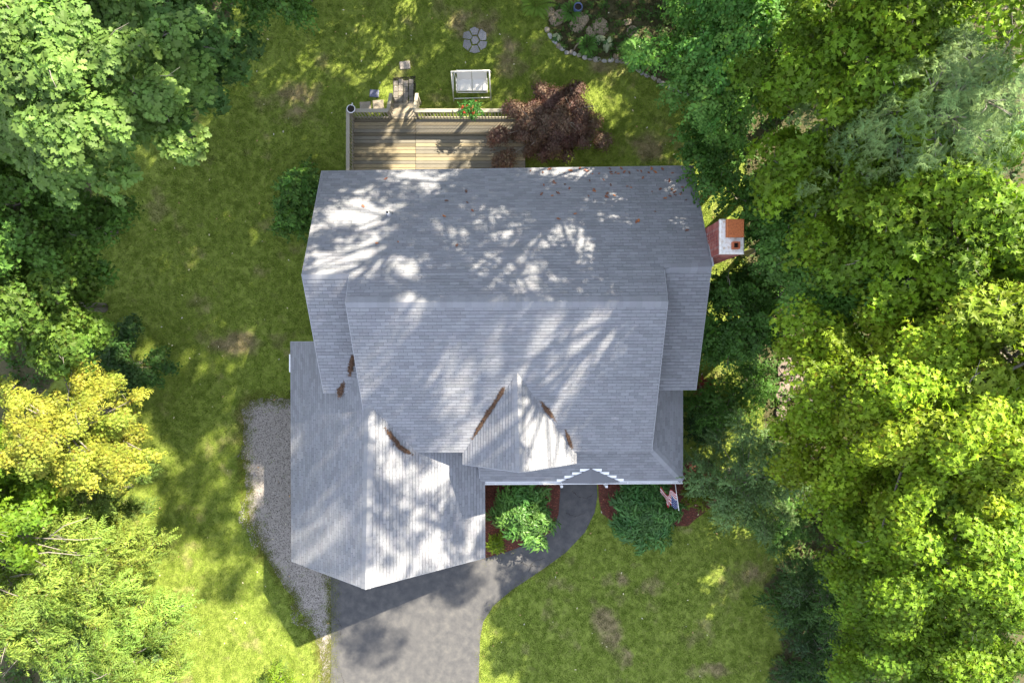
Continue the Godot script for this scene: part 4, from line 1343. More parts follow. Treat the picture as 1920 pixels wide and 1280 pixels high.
func build_ground() -> void:
	drive = plan([[620, 1000], [620, 1100], [621, 1200], [619, 1330], [897, 1330], [898, 1260], [900, 1195], [906, 1165], [925, 1135], [960, 1105], [1010, 1072], [1060, 1036], [1097, 997], [1115, 960], [1120, 930], [1118, 890], [1050, 890], [1050, 925], [1047, 965], [1032, 998], [995, 1017], [950, 1034], [905, 1047], [860, 1000]])
	gravel = ragged(smooth_closed(plan([[450, 752], [455, 830], [458, 900], [470, 975], [500, 1045], [545, 1120], [585, 1180], [604, 1230], [607, 1330], [622, 1330], [622, 1000], [600, 900], [600, 752], [520, 745]]), 1), 0.25, 0.22, 5)
	bed1 = plan([[905, 880], [1052, 880], [1049, 962], [1033, 1000], [996, 1020], [950, 1037], [905, 1050]])
	bed2 = ragged(plan([[1116, 880], [1330, 860], [1345, 940], [1290, 985], [1180, 990], [1128, 965]]), 0.3, 0.1, 8)
	rockery = plan([[1020, -40], [1024, 45], [1062, 97], [1118, 113], [1170, 115], [1240, 155], [1345, 192], [1350, 100], [1250, -40]])
	wood_r = plan([[1345, 192], [1400, 320], [1400, 700], [1430, 760], [1440, 900], [1500, 1010], [1430, 1100], [1480, 1180], [1430, 1300], [1440, 1500], [2300, 1500], [2300, -300], [1230, -300], [1240, 150]])
	wood_l = plan([[-500, -300], [520, -300], [440, 0], [400, 130], [300, 200], [200, 240], [170, 300], [165, 590], [120, 690], [60, 760], [210, 950], [170, 1000], [190, 1100], [330, 1130], [300, 1200], [340, 1300], [340, 1500], [-500, 1500]])
	lawn_img = lawn_image()
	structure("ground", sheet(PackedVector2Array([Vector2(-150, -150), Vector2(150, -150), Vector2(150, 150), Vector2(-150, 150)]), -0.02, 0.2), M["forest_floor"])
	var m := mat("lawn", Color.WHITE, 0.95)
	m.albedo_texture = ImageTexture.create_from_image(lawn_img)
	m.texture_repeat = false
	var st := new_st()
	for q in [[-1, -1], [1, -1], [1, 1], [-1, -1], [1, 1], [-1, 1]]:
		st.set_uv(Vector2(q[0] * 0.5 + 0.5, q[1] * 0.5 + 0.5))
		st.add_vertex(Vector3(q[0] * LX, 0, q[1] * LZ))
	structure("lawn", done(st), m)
	structure("driveway", sheet(drive, 0.035, 0.06), M["asphalt"])
	var dr: Node = get_node("driveway")
	rng.seed = 17
	for c in [[[621, 1150], [634, 1162], [640, 1174], [638, 1190]], [[975, 1052], [992, 1062], [1004, 1050], [1022, 1046]], [[990, 1072], [998, 1060], [1012, 1062]], [[1072, 918], [1084, 930], [1100, 934], [1112, 926]], [[1062, 962], [1078, 968], [1096, 962]], [[640, 1262], [646, 1280], [642, 1300]]]:
		var ck := new_st()
		for i in c.size() - 1:
			var a := W(c[i][0], c[i][1], 0.0)
			var b := W(c[i + 1][0], c[i + 1][1], 0.0)
			for k in 6:
				var p0 := a.lerp(b, k / 6.0) + Vector3(R(-0.03, 0.03), 0.040, R(-0.03, 0.03))
				var p1 := a.lerp(b, (k + 1) / 6.0) + Vector3(R(-0.02, 0.02), 0.040, R(-0.02, 0.02))
				var sd := (p1 - p0).cross(Vector3.UP).normalized() * R(0.003, 0.010)
				quad(ck, p0 - sd, p1 - sd, p1 + sd, p0 + sd, Vector3.UP)
		put(dr, "crack", done(ck), M["soil"])
	structure("gravel_strip", sheet(gravel, 0.008, 0.02), M["gravel_bed"])
	structure("mulch_bed", sheet(bed1, 0.02, 0.04), M["mulch"])
	structure("mulch_bed", sheet(bed2, 0.02, 0.04), M["mulch"])
	# pebbles and chips
	rng.seed = 71
	var at := []
	var cs := []
	var box2 := Rect2(gravel[0], Vector2.ZERO)
	for q in gravel: box2 = box2.expand(q)
	box2 = box2.grow(0.35)
	var edge := FastNoiseLite.new()
	edge.seed = 3
	edge.frequency = 0.5
	while at.size() < 15000:
		var p := Vector2(R(box2.position.x, box2.end.x), R(box2.position.y, box2.end.y))
		if p.x > -7.6 and p.y < 9.0: continue
		if not Geometry2D.is_point_in_polygon(p + Vector2(edge.get_noise_2d(p.x, p.y), edge.get_noise_2d(p.y, p.x)) * 1.1, gravel): continue
		if Geometry2D.is_point_in_polygon(p, drive): continue
		var s := R(0.007, 0.022)
		at.append(Transform3D(Basis.from_euler(Vector3(R(0, 6), R(0, 6), R(0, 6))).scaled(Vector3(s, s * 0.7, s)), Vector3(p.x, 0.012 + s * 0.15, p.y)))
		var k := pow(R(), 1.3)
		cs.append(Color(0.07, 0.06, 0.05).lerp(Color(0.36, 0.335, 0.31), k))
	var peb := SphereMesh.new()
	peb.radius = 1.0
	peb.height = 2.0
	peb.radial_segments = 6
	peb.rings = 3
	tag(foliage(self, "gravel", peb, M["pebble"], at, cs), "loose grey gravel beside the garage", "gravel", "", "stuff")
	at = []; cs = []
	for bd in [bed1, bed2]:
		var bb := Rect2(bd[0], Vector2.ZERO)
		for q in bd: bb = bb.expand(q)
		for i in 3500:
			var p := Vector2(R(bb.position.x, bb.end.x), R(bb.position.y, bb.end.y))
			if not Geometry2D.is_point_in_polygon(p, bd) or p.y < 5.2: continue
			at.append(Transform3D(Basis.from_euler(Vector3(R(-0.5, 0.5), R(0, 6), R(-0.5, 0.5))).scaled(Vector3(R(0.03, 0.07), 0.012, R(0.012, 0.025))), Vector3(p.x, 0.028, p.y)))
			cs.append(Color(0.14, 0.042, 0.026) * R(0.5, 1.6))
	tag(foliage(self, "mulch", box_mesh(Vector3.ONE), M["chip"], at, cs), "red brown bark mulch round the porch shrubs", "mulch", "", "stuff")
	build_grass()

func lawn_at(x: float, z: float) -> Color:
	return lawn_img.get_pixel(clampi(int((x + LX) / (2 * LX) * 1280), 0, 1279), clampi(int((z + LZ) / (2 * LZ) * 960), 0, 959)).srgb_to_linear()

func build_grass() -> void:
	rng.seed = 73
	var at := []
	var cs := []
	var house := [plan([[620, 340], [1285, 330], [1290, 740], [1270, 890], [905, 890], [890, 1020], [560, 1020], [560, 660], [620, 660]], 1.5)]
	for i in 120000:
		var p := Vector2(R(-18.5, 13.0), R(-14.8, 14.8))
		if in_polys(p, house) or Geometry2D.is_point_in_polygon(p, drive): continue
		if Geometry2D.is_point_in_polygon(p, wood_r) and R() < 0.8: continue
		if Geometry2D.is_point_in_polygon(p, rockery) and R() < 0.45: continue
		if Geometry2D.is_point_in_polygon(p, wood_l) and R() < 0.7: continue
		if Geometry2D.is_point_in_polygon(p, gravel):
			var rim := 9.0
			for e in gravel.size(): rim = minf(rim, p.distance_to(gravel[e]))
			if R() < clampf(0.30 + rim * 1.1, 0.0, 0.98): continue
		if in_polys(p, [bed1, bed2]): continue
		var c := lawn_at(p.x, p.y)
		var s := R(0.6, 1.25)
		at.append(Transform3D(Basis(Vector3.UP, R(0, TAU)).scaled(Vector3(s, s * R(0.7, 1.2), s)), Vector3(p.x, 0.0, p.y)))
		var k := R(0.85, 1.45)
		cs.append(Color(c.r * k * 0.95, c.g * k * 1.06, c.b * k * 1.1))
	# grass creeping over the rim of the gravel and of the drive
	for e in [gravel, ragged(drive, 0.25, 0.0, 1)]:
		for q in e:
			if q.y > 14.8 or q.x > -7.4 and q.y < 8.6 and q.x < 4.0: continue
			for k in (26 if e == gravel else 5):
				var p: Vector2 = q + Vector2(rng.randfn(0, 0.17), rng.randfn(0, 0.17)) * (1.0 if e == gravel else 0.45)
				if p.x > -7.6 and p.y < 8.4 and p.x < -1.0: continue
				var s := R(0.6, 1.2)
				at.append(Transform3D(Basis(Vector3.UP, R(0, TAU)).scaled(Vector3(s, s, s)), Vector3(p.x, 0.012, p.y)))
				cs.append(Color(0.13, 0.16, 0.024).lerp(Color(0.17, 0.145, 0.05), R() * 0.6) * R(0.8, 1.3))
	tag(foliage(self, "grass", SP["fescue"], M["grass"], at, cs), "short green lawn grass round the house", "grass", "", "stuff")
	# seedlings and ground cover of the wood
	at = []; cs = []
	while at.size() < 9000:
		var p := Vector2(R(-21, 21), R(-16, 16))
		if not in_polys(p, [wood_l, wood_r]): continue
		at.append(sprig_at(Vector3(p.x, 0.12, p.y), 0.22, 0.8, R(0.8, 1.5)))
		if at.size() % 30 == 0:
			var q := W(R(1030, 1300), R(5, 150), 0.0)
			if Geometry2D.is_point_in_polygon(Vector2(q.x, q.z), rockery): at[-1].origin = q + Vector3(0, R(0.05, 0.15), 0)
		cs.append(Color(0.05, 0.12, 0.028).lerp(Color(0.09, 0.15, 0.035), R()) * R(0.7, 1.2))
	tag(foliage(self, "undergrowth", SP["beech2"], M["leaf"], at, cs), "low green undergrowth on the woodland floor", "undergrowth", "", "stuff")
	# pale specks of fallen petals and leaves
	at = []; cs = []
	for i in 420:
		var p := Vector2(R(-15, 11), R(-13.8, 14))
		if in_polys(p, house + [drive]): continue
		at.append(Transform3D(Basis.from_euler(Vector3(R(-0.4, 0.4), R(0, 6), R(-0.4, 0.4))).scaled(Vector3.ONE * R(0.2, 0.5)), Vector3(p.x, 0.05, p.y)))
		cs.append([Color(0.5, 0.47, 0.38), Color(0.35, 0.22, 0.1), Color(0.55, 0.5, 0.3)][rng.randi() % 3])
	tag(foliage(self, "leaf_litter", tinted(dead_leaf_mesh(5), Color.WHITE), M["dead_leaf"], at, cs), "pale fallen leaves scattered over the lawn", "leaf litter", "", "stuff")

# ------------------------------------------------------------------ planting
func tree_egg(called: String, label: String, base: Vector3, c: Vector3, r: float, hh: float, n: int, rc: float, sprig: String, col: Color, col2: Color, more := {}, group := "") -> void:
	var p := {"base": base, "clumps": egg(c, r, hh, int(n * more.get("many", 1.7)), rc * more.get("fine", 0.56), hash(called + str(base)), more.get("low", -0.7)) + more.get("extra", []), "sprig": sprig, "col": col, "col2": col2, "sc": {"beech": 1.35, "beech2": 1.35, "maple": 1.12, "maple_small": 1.2, "ash": 1.2}.get(sprig, 1.0)}
	p.merge(more, true)
	p["dens"] = p.get("dens", 90.0) * more.get("thick", 1.3)
	plant(called, label, more.get("category", "tree"), p, group)

func build_trees() -> void:
	var V := func(x: float, y: float, z: float) -> Vector3: return Vector3(x, y, z)
	var mg := Color(0.12, 0.225, 0.02)
	var yg := Color(0.19, 0.31, 0.018)
	var dk := Color(0.06, 0.14, 0.028)
	var be := Color(0.105, 0.24, 0.043)
	var bl := Color(0.12, 0.24, 0.05)
	# right hand wood, seen from above
	tree_egg("beech_tree", "small glossy beech growing beside the brick chimney", V.call(9.6, 0, -3.6), V.call(9.5, 5.5, -4.4), 1.8, 2.2, 26, 0.75, "beech", be, dk, {"sprig2": "beech2", "dens": 150, "trunk": 0.1, "extra": spots([[1300, 275, 4.2, 0.45], [1325, 310, 4.6, 0.6], [1350, 350, 5.0, 0.6], [1345, 290, 4.2, 0.6]])})
	tree_egg("beech_tree", "low dark beech growing between house wall and fieldstones", V.call(8.6, 0, -0.5), V.call(8.3, 3.2, -0.8), 1.7, 1.6, 22, 0.7, "beech", dk, be, {"sprig2": "beech2", "dens": 200, "trunk": 0.08})
	tree_egg("beech_tree", "tall pale green beech rising behind the small chimney beech", V.call(11.2, 0, -2.2), V.call(10.4, 7.6, -2.3), 1.9, 2.6, 30, 0.85, "beech", be, bl, {"sprig2": "beech2", "dens": 190, "trunk": 0.15})
	tree_egg("linden_tree", "bright green round leaved tree overhanging the rock garden", V.call(8.6, 0, -10.4), V.call(7.5, 5.4, -9.6), 2.5, 2.6, 32, 0.85, "beech2", Color(0.09, 0.24, 0.05), Color(0.17, 0.31, 0.06), {"sprig2": "beech", "dens": 200, "trunk": 0.14})
	tree_egg("maple_tree", "broad mid green maple behind the round leaved tree", V.call(11.0, 0, -7.6), V.call(9.7, 9.6, -6.7), 3.0, 3.0, 40, 1.0, "maple", mg, yg, {"sprig2": "maple2", "dens": 120, "trunk": 0.2})
	tree_egg("maple_tree", "fresh green maple between beech and pine", V.call(12.6, 0, -3.2), V.call(11.3, 9.6, -2.9), 2.8, 2.8, 38, 0.95, "maple", mg, yg, {"sprig2": "maple2", "dens": 125, "trunk": 0.2})
	tree_egg("maple_tree", "yellow green maple spreading over the fieldstones", V.call(12.2, 0, 2.6), V.call(11.0, 9.4, 2.0), 3.0, 3.6, 40, 0.95, "maple_small", Color(0.19, 0.31, 0.018), Color(0.27, 0.36, 0.022), {"sprig2": "maple2", "dens": 150, "trunk": 0.18})
	tree_egg("maple_tree", "bright maple at the wood edge beyond the viburnum", V.call(13.2, 0, 6.2), V.call(11.9, 8.6, 5.6), 2.6, 3.2, 34, 0.95, "maple_small", yg, mg, {"sprig2": "maple2", "dens": 150, "trunk": 0.18})
	tree_egg("maple_tree", "deep green maple low at the front lawn corner", V.call(14.5, 0, 9.6), V.call(13.0, 6.8, 9.0), 2.5, 2.6, 32, 0.9, "maple_small", mg, yg, {"sprig2": "ash", "dens": 150, "trunk": 0.16})
	tree_egg("maple_tree", "golden topped maple deep in the wood behind the fieldstones", V.call(15.0, 0, 0.0), V.call(13.4, 10.8, -0.2), 3.0, 3.4, 36, 1.0, "maple", Color(0.22, 0.30, 0.03), yg, {"sprig2": "maple2", "dens": 120, "trunk": 0.2})
	pine("pine_tree", "pale needled pine with grey bare limbs among the maples", V.call(10.2, 0, -5.6), 14.0, 1.9, 9.6, 71)
	tree_egg("viburnum", "large grey green viburnum beside the porch corner", V.call(9.0, 0, 5.3), V.call(8.95, 2.1, 5.3), 2.05, 1.7, 30, 0.65, "small", Color(0.13, 0.23, 0.085), Color(0.17, 0.27, 0.095), {"dens": 300, "trunk": 0.06, "category": "shrub", "part": "foliage", "stem": "stem"})
	tree_egg("understorey_shrub", "dark leafy shrub under maples at the front lawn edge", V.call(12.2, 0, 9.6), V.call(12.0, 1.8, 9.8), 1.7, 1.4, 20, 0.65, "small", dk, Color(0.07, 0.13, 0.05), {"dens": 260, "trunk": 0.05, "category": "shrub", "part": "foliage", "stem": "stem"})
	tree_egg("understorey_shrub", "sprawling dull green shrub at the lawn corner under the wood", V.call(12.8, 0, 12.6), V.call(12.5, 1.2, 12.6), 1.9, 0.9, 20, 0.65, "small", Color(0.05, 0.10, 0.045), dk, {"dens": 230, "trunk": 0.05, "category": "shrub", "part": "foliage", "stem": "stem"})
	tree_egg("understorey_shrub", "shaded shrub behind the chimney foot near the side wall", V.call(9.2, 0, 2.4), V.call(8.2, 1.2, 2.8), 1.2, 0.8, 14, 0.5, "small", dk, be, {"dens": 260, "trunk": 0.04, "category": "shrub", "part": "foliage", "stem": "stem"})
	tree_egg("understorey_shrub", "green shrub beside the fieldstones under the yellow green maple", V.call(9.6, 0, 1.6), V.call(9.5, 1.3, 1.7), 1.1, 0.8, 14, 0.5, "small", dk, be, {"dens": 260, "trunk": 0.04, "category": "shrub", "part": "foliage", "stem": "stem"})
	tree_egg("understorey_shrub", "shrub filling the gap between viburnum and front lawn wood", V.call(10.9, 0, 7.4), V.call(10.8, 1.3, 7.3), 1.2, 0.9, 16, 0.5, "small", Color(0.10, 0.19, 0.06), be, {"dens": 260, "trunk": 0.04, "category": "shrub", "part": "foliage", "stem": "stem"})
	# left hand wood
	tree_egg("oak_tree", "sunlit oak with reddish leaf stalks at the back garden corner", V.call(-13.4, 0, -8.4), V.call(-12.0, 9.8, -7.3), 2.7, 2.6, 34, 0.95, "oak", Color(0.16, 0.26, 0.06), Color(0.12, 0.22, 0.05), {"dens": 110, "trunk": 0.22})
	tree_egg("oak_tree", "broad deep green oak over the rock slab", V.call(-12.4, 0, -10.6), V.call(-11.3, 6.8, -9.6), 2.4, 2.4, 34, 0.9, "oak2", Color(0.08, 0.17, 0.045), Color(0.105, 0.20, 0.05), {"dens": 120, "trunk": 0.18})
	tree_egg("maple_tree", "dark green maple shading the side lawn below the oak", V.call(-16.6, 0, -4.6), V.call(-15.5, 6.8, -4.0), 2.3, 2.8, 34, 0.9, "maple", Color(0.08, 0.175, 0.03), Color(0.10, 0.20, 0.03), {"sprig2": "maple2", "dens": 125, "trunk": 0.18})
	tree_egg("maple_tree", "mid green maple above the golden tree", V.call(-17.0, 0, -1.4), V.call(-15.7, 6.4, -1.3), 2.0, 2.2, 28, 0.85, "maple", Color(0.10, 0.195, 0.03), Color(0.13, 0.22, 0.03), {"sprig2": "maple2", "dens": 130, "trunk": 0.16})
	tree_egg("linden_tree", "light green branch end of a tree at the back fence", V.call(-8.4, 0, -14.2), V.call(-8.2, 6.0, -11.9), 1.4, 1.2, 14, 0.6, "beech2", Color(0.10, 0.22, 0.04), bl, {"dens": 180, "trunk": 0.1})
	tree_egg("golden_maple", "golden yellow maple in full sun beside the side lawn", V.call(-16.2, 0, 2.8), V.call(-14.6, 5.7, 2.9), 2.2, 1.7, 26, 0.68, "maple_small", Color(0.36, 0.37, 0.05), Color(0.23, 0.32, 0.045), {"sprig2": "ash", "mix": 0.45, "many": 2.3, "fine": 0.5, "sc": 0.95, "dens": 220, "trunk": 0.12, "extra": spots([[175, 845, 5.6, 0.45], [205, 848, 5.6, 0.4], [232, 856, 5.4, 0.32], [256, 852, 5.3, 0.24], [276, 850, 5.2, 0.16], [292, 856, 5.2, 0.12], [262, 872, 5.1, 0.16], [274, 884, 5.0, 0.12], [225, 870, 5.2, 0.3], [185, 885, 5.2, 0.4], [195, 800, 5.6, 0.3], [215, 790, 5.5, 0.2], [228, 782, 5.4, 0.12], [185, 735, 5.3, 0.2], [195, 715, 5.2, 0.12], [160, 720, 5.2, 0.45], [130, 690, 5.0, 0.3], [250, 880, 5.0, 0.25]])})
	tree_egg("ash_sapling", "lime green ash thicket in the sunny lawn corner", V.call(-15.8, 0, 8.2), V.call(-15.0, 4.2, 8.0), 2.1, 1.6, 26, 0.75, "ash", Color(0.20, 0.32, 0.06), Color(0.26, 0.34, 0.055), {"sprig2": "small", "dens": 190, "trunk": 0.09, "twigs": [[W(0, 990, 5.2), W(70, 1020, 5.6), W(130, 1035, 5.5), W(180, 1038, 5.2)], [W(60, 1008, 5.6), W(110, 1010, 5.8), W(150, 1012, 5.6), W(190, 1008, 5.2)], [W(20, 1045, 5.4), W(90, 1035, 5.8), W(140, 1040, 5.6), W(178, 1042, 5.3)], [W(80, 1015, 5.5), W(120, 985, 5.8), W(165, 970, 5.6)], [W(0, 1105, 5.2), W(25, 1115, 5.5), W(55, 1122, 5.4)]]})
	tree_egg("ash_sapling", "feathery light green ash leaning over the front lawn edge", V.call(-14.2, 0, 11.6), V.call(-13.5, 4.0, 11.2), 1.7, 1.6, 24, 0.7, "ash", Color(0.18, 0.31, 0.06), Color(0.24, 0.33, 0.055), {"dens": 190, "trunk": 0.08, "extra": spots([[300, 1150, 3.6, 0.55], [340, 1140, 3.4, 0.35], [270, 1170, 3.8, 0.5]])})
	tree_egg("ash_sapling", "grey green leafed thicket at the front lawn corner", V.call(-16.0, 0, 12.6), V.call(-14.6, 3.4, 12.2), 1.8, 1.4, 20, 0.7, "small", Color(0.14, 0.24, 0.085), Color(0.17, 0.27, 0.085), {"dens": 230, "trunk": 0.08})
	tree_egg("woodland_shrub", "dark shrub under the maple beside the side lawn", V.call(-15.4, 0, 0.9), V.call(-15.4, 1.4, 0.9), 1.6, 0.8, 16, 0.55, "maple_small", dk, Color(0.04, 0.09, 0.025), {"dens": 150, "trunk": 0.04, "category": "shrub", "part": "foliage", "stem": "stem"})
	tree_egg("woodland_shrub", "leafy seedling patch by the drive end of the front lawn", V.call(-9.6, 0, 13.9), V.call(-9.6, 0.8, 13.95), 0.8, 0.5, 8, 0.35, "ash", Color(0.10, 0.18, 0.04), yg, {"dens": 170, "trunk": 0.03, "category": "shrub", "part": "foliage", "stem": "stem"})
	# tall trees beyond the frame whose shade falls over roof and lawn
	var tall := [[11.5, -9.8, 24.5, 4.8, 52.0, 0.78], [6.8, -14.8, 26.5, 4.6, 62.0, 1.3], [1.5, -16.5, 24.0, 4.4, 74.0, 1.25], [-4.5, -17.0, 20.0, 4.0, 70.0, 1.2], [-1.0, -15.8, 17.5, 3.6, 70.0, 1.1], [8.2, -11.6, 25.0, 4.0, 52.0, 0.8], [13.5, -17.0, 25.0, 4.4, 50.0, 0.66], [19.5, 3.0, 14.0, 3.2, 60.0, 1.2], [-9.5, -17.5, 17.0, 3.4, 70.0, 1.2], [18.5, 9.0, 12.0, 3.0, 60.0, 1.2]]
	for i in tall.size():
		var t: Array = tall[i]
		var lo: float = t[2] * 0.4
		tree_egg("tall_maple", "tall forest tree beyond the garden shading the roof and lawn", V.call(t[0], 0, t[1]), V.call(t[0], (t[2] + lo) / 2, t[1]), t[3], (t[2] - lo) / 2, 34, 1.15, "maple", mg, yg, {"dens": t[4], "bare": 0, "trunk": 0.22, "sc": 1.25, "low": -0.95, "many": t[5], "fine": 0.7, "thick": 1.0}, "tall trees beyond the garden")
	var mid := [[-6.5, -18.0, 9.5, 2.6], [-1.5, -18.5, 10.5, 2.8], [3.5, -18.6, 9.5, 2.6], [8.5, -18.8, 11.0, 2.8], [12.0, -15.5, 10.0, 2.6]]
	for t in mid:
		tree_egg("hedgerow_tree", "bushy tree of the row behind the back lawn", V.call(t[0], 0, t[1]), V.call(t[0], t[2] * 0.62, t[1]), t[3], t[2] * 0.38, 26, 1.0, "beech", be, bl, {"dens": 115, "trunk": 0.14, "sc": 1.2, "low": -0.95, "many": 1.3, "fine": 0.7, "thick": 1.0}, "row of trees behind the back lawn")
	tree_egg("maple_tree", "shaded maple at the outer side of the golden tree", V.call(-18.6, 0, 4.8), V.call(-17.6, 5.4, 5.2), 2.2, 2.2, 26, 0.9, "maple", mg, yg, {"dens": 120, "trunk": 0.15})
	tree_egg("ash_sapling", "sunny ash thicket deeper in the wood behind the lime one", V.call(-18.4, 0, 9.4), V.call(-17.4, 4.2, 9.6), 2.2, 1.8, 24, 0.8, "ash", Color(0.19, 0.30, 0.06), Color(0.24, 0.32, 0.055), {"dens": 170, "trunk": 0.08})
	tree_egg("ash_sapling", "low ash regrowth below the bare twigs", V.call(-15.8, 0, 6.0), V.call(-15.6, 3.0, 6.0), 1.8, 1.2, 18, 0.7, "ash", Color(0.12, 0.20, 0.04), Color(0.16, 0.23, 0.045), {"dens": 170, "trunk": 0.06})


func pine(called: String, label: String, base: Vector3, height: float, r: float, lo: float, sd: int) -> void:
	var g := RandomNumberGenerator.new()
	g.seed = sd
	var cl := []
	for i in 34:
		var f := i / 33.0
		var a := i * 2.39996
		var rr := r * (1.0 - 0.7 * f) * g.randf_range(0.6, 1.1)
		cl.append([base + Vector3(cos(a) * rr, lerpf(lo, height, f), sin(a) * rr), 0.55])
	plant(called, label, "tree", {"base": base, "clumps": cl, "sprig": "pine", "mat": "needle", "col": Color(0.17, 0.26, 0.08), "col2": Color(0.12, 0.22, 0.075), "dens": 75, "flat": 0.4, "trunk": 0.18, "bark": Color(1.3, 1.3, 1.3), "twigs": [[W(1898, 5, 13.0), W(1870, 30, 13.4), W(1845, 60, 13.2), W(1815, 85, 12.6)], [W(1920, 20, 12.8), W(1880, 28, 13.2), W(1850, 40, 12.8)], [W(1710, 95, 12.4), W(1722, 103, 12.5), W(1714, 114, 12.3)]]})

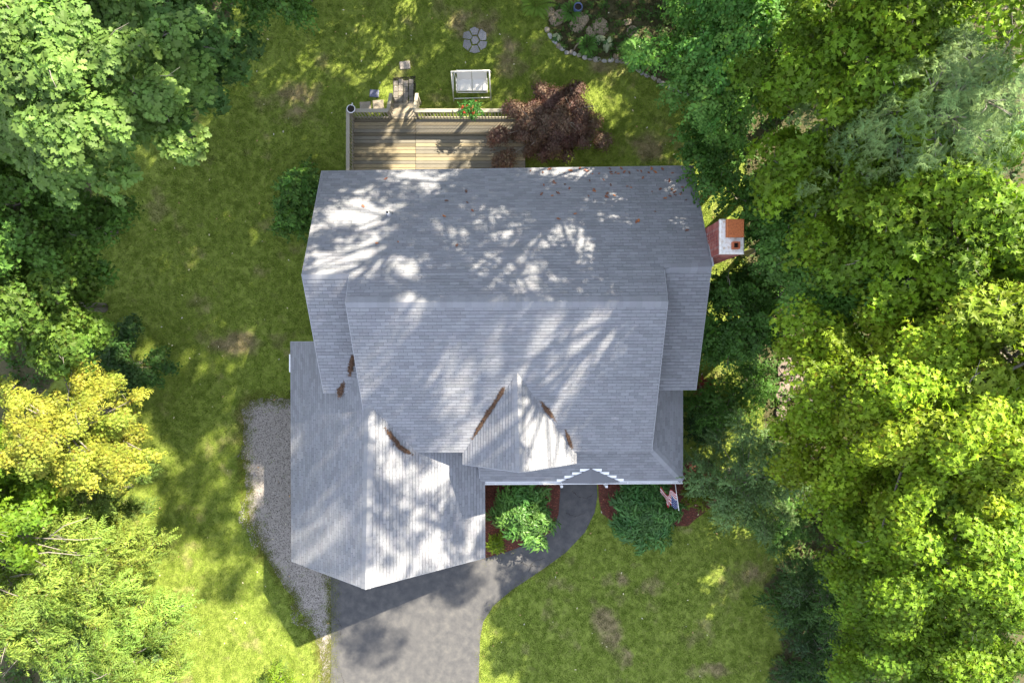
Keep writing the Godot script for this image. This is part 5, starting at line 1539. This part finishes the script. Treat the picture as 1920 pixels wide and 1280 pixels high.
func build_shrubs() -> void:
	var sh := {"category": "shrub", "part": "foliage", "stem": "stem", "mat": "glossy_leaf", "trunk": 0.05, "low": -0.2}
	var rh := func(called: String, label: String, base: Vector3, r: float, h: float, n: int, col: Color, col2: Color, sprig := "rhodo", dens := 330.0, m := "glossy_leaf") -> void:
		var more := sh.duplicate()
		more["dens"] = dens
		more["mat"] = m
		if sprig == "rhodo":
			more["sc"] = 1.35
			more["dens"] = 190.0
		tree_egg(called, label, base, base + Vector3(0, h * 0.55, 0), r, h * 0.4, n, r * 0.42, sprig, col, col2, more)
	rh.call("rhododendron", "rounded rhododendron in the mulch bed between garage and walkway", W(983, 965, 0.8) * Vector3(1, 0, 1), 1.15, 1.6, 22, Color(0.055, 0.15, 0.03), Color(0.12, 0.23, 0.045))
	rh.call("rhododendron", "wide dark rhododendron before the porch under the flag", W(1205, 958, 0.8) * Vector3(1, 0, 1), 1.25, 1.5, 24, Color(0.045, 0.13, 0.032), Color(0.08, 0.17, 0.04))
	rh.call("spirea", "small lime green spirea mound at the garage corner", W(930, 1018, 0.3) * Vector3(1, 0, 1), 0.42, 0.55, 10, Color(0.16, 0.27, 0.015), Color(0.19, 0.29, 0.02), "spirea", 900.0, "leaf")
	rh.call("spirea", "yellow green spirea bush between porch corner and viburnum", W(1308, 925, 0.5) * Vector3(1, 0, 1), 0.62, 0.9, 14, Color(0.12, 0.19, 0.015), Color(0.16, 0.22, 0.02), "spirea", 600.0, "leaf")
	rh.call("lilac", "loose green lilac against the rear house corner", W(565, 352, 1.0) * Vector3(1, 0, 1), 0.75, 2.2, 16, Color(0.09, 0.22, 0.05), Color(0.15, 0.27, 0.06), "beech2", 300.0, "leaf")
	rh.call("lilac", "leafy green lilac along the side wall near the rear corner", W(556, 415, 0.8) * Vector3(1, 0, 1), 0.72, 1.8, 15, Color(0.08, 0.20, 0.045), Color(0.13, 0.24, 0.05), "beech2", 300.0, "leaf")
	rh.call("barberry", "red leaved barberry against the side wall under the eave", W(1322, 722, 0.5) * Vector3(1, 0, 1), 0.4, 0.9, 8, Color(0.22, 0.03, 0.03), Color(0.15, 0.03, 0.03), "spirea", 600.0, "red_leaf")
	rh.call("yew", "dark yew beside the porch end", W(1320, 800, 0.6) * Vector3(1, 0, 1), 0.8, 1.2, 14, Color(0.035, 0.08, 0.025), Color(0.05, 0.11, 0.03), "small", 330.0, "leaf")
	# weeping japanese maple
	var base := W(1040, 250, 0.0)
	var more := {"category": "tree", "mat": "red_leaf", "spray": 0.25, "dens": 240, "trunk": 0.08, "low": -0.5, "flat": 0.55, "extra": spots([[965, 205, 1.9, 0.4], [935, 255, 1.7, 0.35], [945, 300, 1.3, 0.4], [1105, 230, 1.6, 0.4], [1130, 262, 1.2, 0.3]])}
	tree_egg("japanese_maple", "weeping purple red maple at the end of the deck", base, base + Vector3(-0.15, 1.5, 0.1), 1.42, 0.8, 32, 0.55, "fine", Color(0.125, 0.07, 0.06), Color(0.16, 0.115, 0.075), more)
	# rock garden plants
	for q in [[1049, 68, "striped hosta by the edging corner beside narrow boulder", 0.85], [1123, 78, "striped hosta beside the mossy pale boulder", 0.9], [1139, 88, "striped hosta next to the squarish pink stone", 1.0]]:
		var t := thing("hosta", q[2], "plant", W(q[0], q[1], 0.0), "hostas of the rock garden")
		rng.seed = hash(q[2])
		var at := []
		var cs := []
		for i in 3:
			at.append(Transform3D(Basis(Vector3.UP, R(0, 6)).scaled(Vector3.ONE * q[3] * R(0.7, 1.0)), Vector3(R(-0.1, 0.1), 0.12 + i * 0.05, R(-0.1, 0.1))))
			cs.append([Color(0.36, 0.42, 0.24), Color(0.07, 0.16, 0.05), Color(0.42, 0.46, 0.30)][i])
		for i in 3:
			var o := put(t, "leaf_whorl", SP["hosta"], M["leaf"], at[i])
			o.mesh = tinted(SP["hosta"], cs[i])
	var ferns := [[1195, 110, 1.3, "large fern by the stone edging bend"], [1005, 12, 1.2, "lime fern outside the edging corner"], [1180, 96, 0.9, "fern behind the brown block stone"], [1100, 88, 0.8, "low fern between the two hostas"], [1070, 25, 0.8, "small fern beside the blue pot"]]
	for q in ferns:
		var t := thing("fern", q[3], "plant", W(q[0], q[1], 0.0), "ferns of the rock garden")
		put(t, "fronds", tinted(SP["fern"], Color(0.10, 0.22, 0.04) if q[0] != 1005 else Color(0.17, 0.28, 0.04)), M["leaf"], Transform3D(Basis(Vector3.UP, q[2] * 3.0).scaled(Vector3.ONE * q[2]), Vector3(0, 0.02, 0)))

# ------------------------------------------------------------------ the scene
func _ready() -> void:
	var cam := Camera3D.new()
	cam.name = "camera"
	cam.position = Vector3(0, EYE, 0)
	cam.rotation_degrees = Vector3(-90, 0, 0)
	cam.fov = rad_to_deg(2.0 * atan(640.0 / FOC))
	cam.near = 0.05
	cam.far = 500.0
	add_child(cam)
	var sky := ProceduralSkyMaterial.new()
	sky.sky_top_color = lin(0.33, 0.37, 0.47)
	sky.sky_horizon_color = lin(0.52, 0.55, 0.60)
	sky.sky_curve = 0.15
	sky.ground_bottom_color = Color(0.2, 0.22, 0.16)
	sky.ground_horizon_color = Color(0.5, 0.55, 0.5)
	var env := Environment.new()
	env.background_mode = Environment.BG_SKY
	env.sky = Sky.new()
	env.sky.sky_material = sky
	env.background_energy_multiplier = 0.98
	env.tonemap_mode = Environment.TONE_MAPPER_LINEAR
	env.tonemap_exposure = 4.8
	env.sdfgi_enabled = true
	env.ssao_enabled = true
	env.ssil_enabled = true
	var we := WorldEnvironment.new()
	we.name = "environment"
	we.environment = env
	add_child(we)
	var sun := DirectionalLight3D.new()
	sun.name = "sun"
	sun.light_color = Color(1.0, 0.95, 0.86)
	sun.light_energy = 1.6
	sun.light_angular_distance = 0.55
	sun.shadow_enabled = true
	sun.look_at_from_position(Vector3.ZERO, Vector3(-0.81, -1.0, 0.866), Vector3.UP)
	add_child(sun)
	materials()
	sprigs()
	build_ground()
	print("ground ", Time.get_ticks_msec())
	build_house()
	print("house ", Time.get_ticks_msec(), " tabs ", tabs.size())
	build_deck()
	build_trees()
	print("trees ", Time.get_ticks_msec())
	build_shrubs()
	build_swing()
	build_pots()
	build_flag()
	build_stones()
	build_litter()
	print("done ", Time.get_ticks_msec())
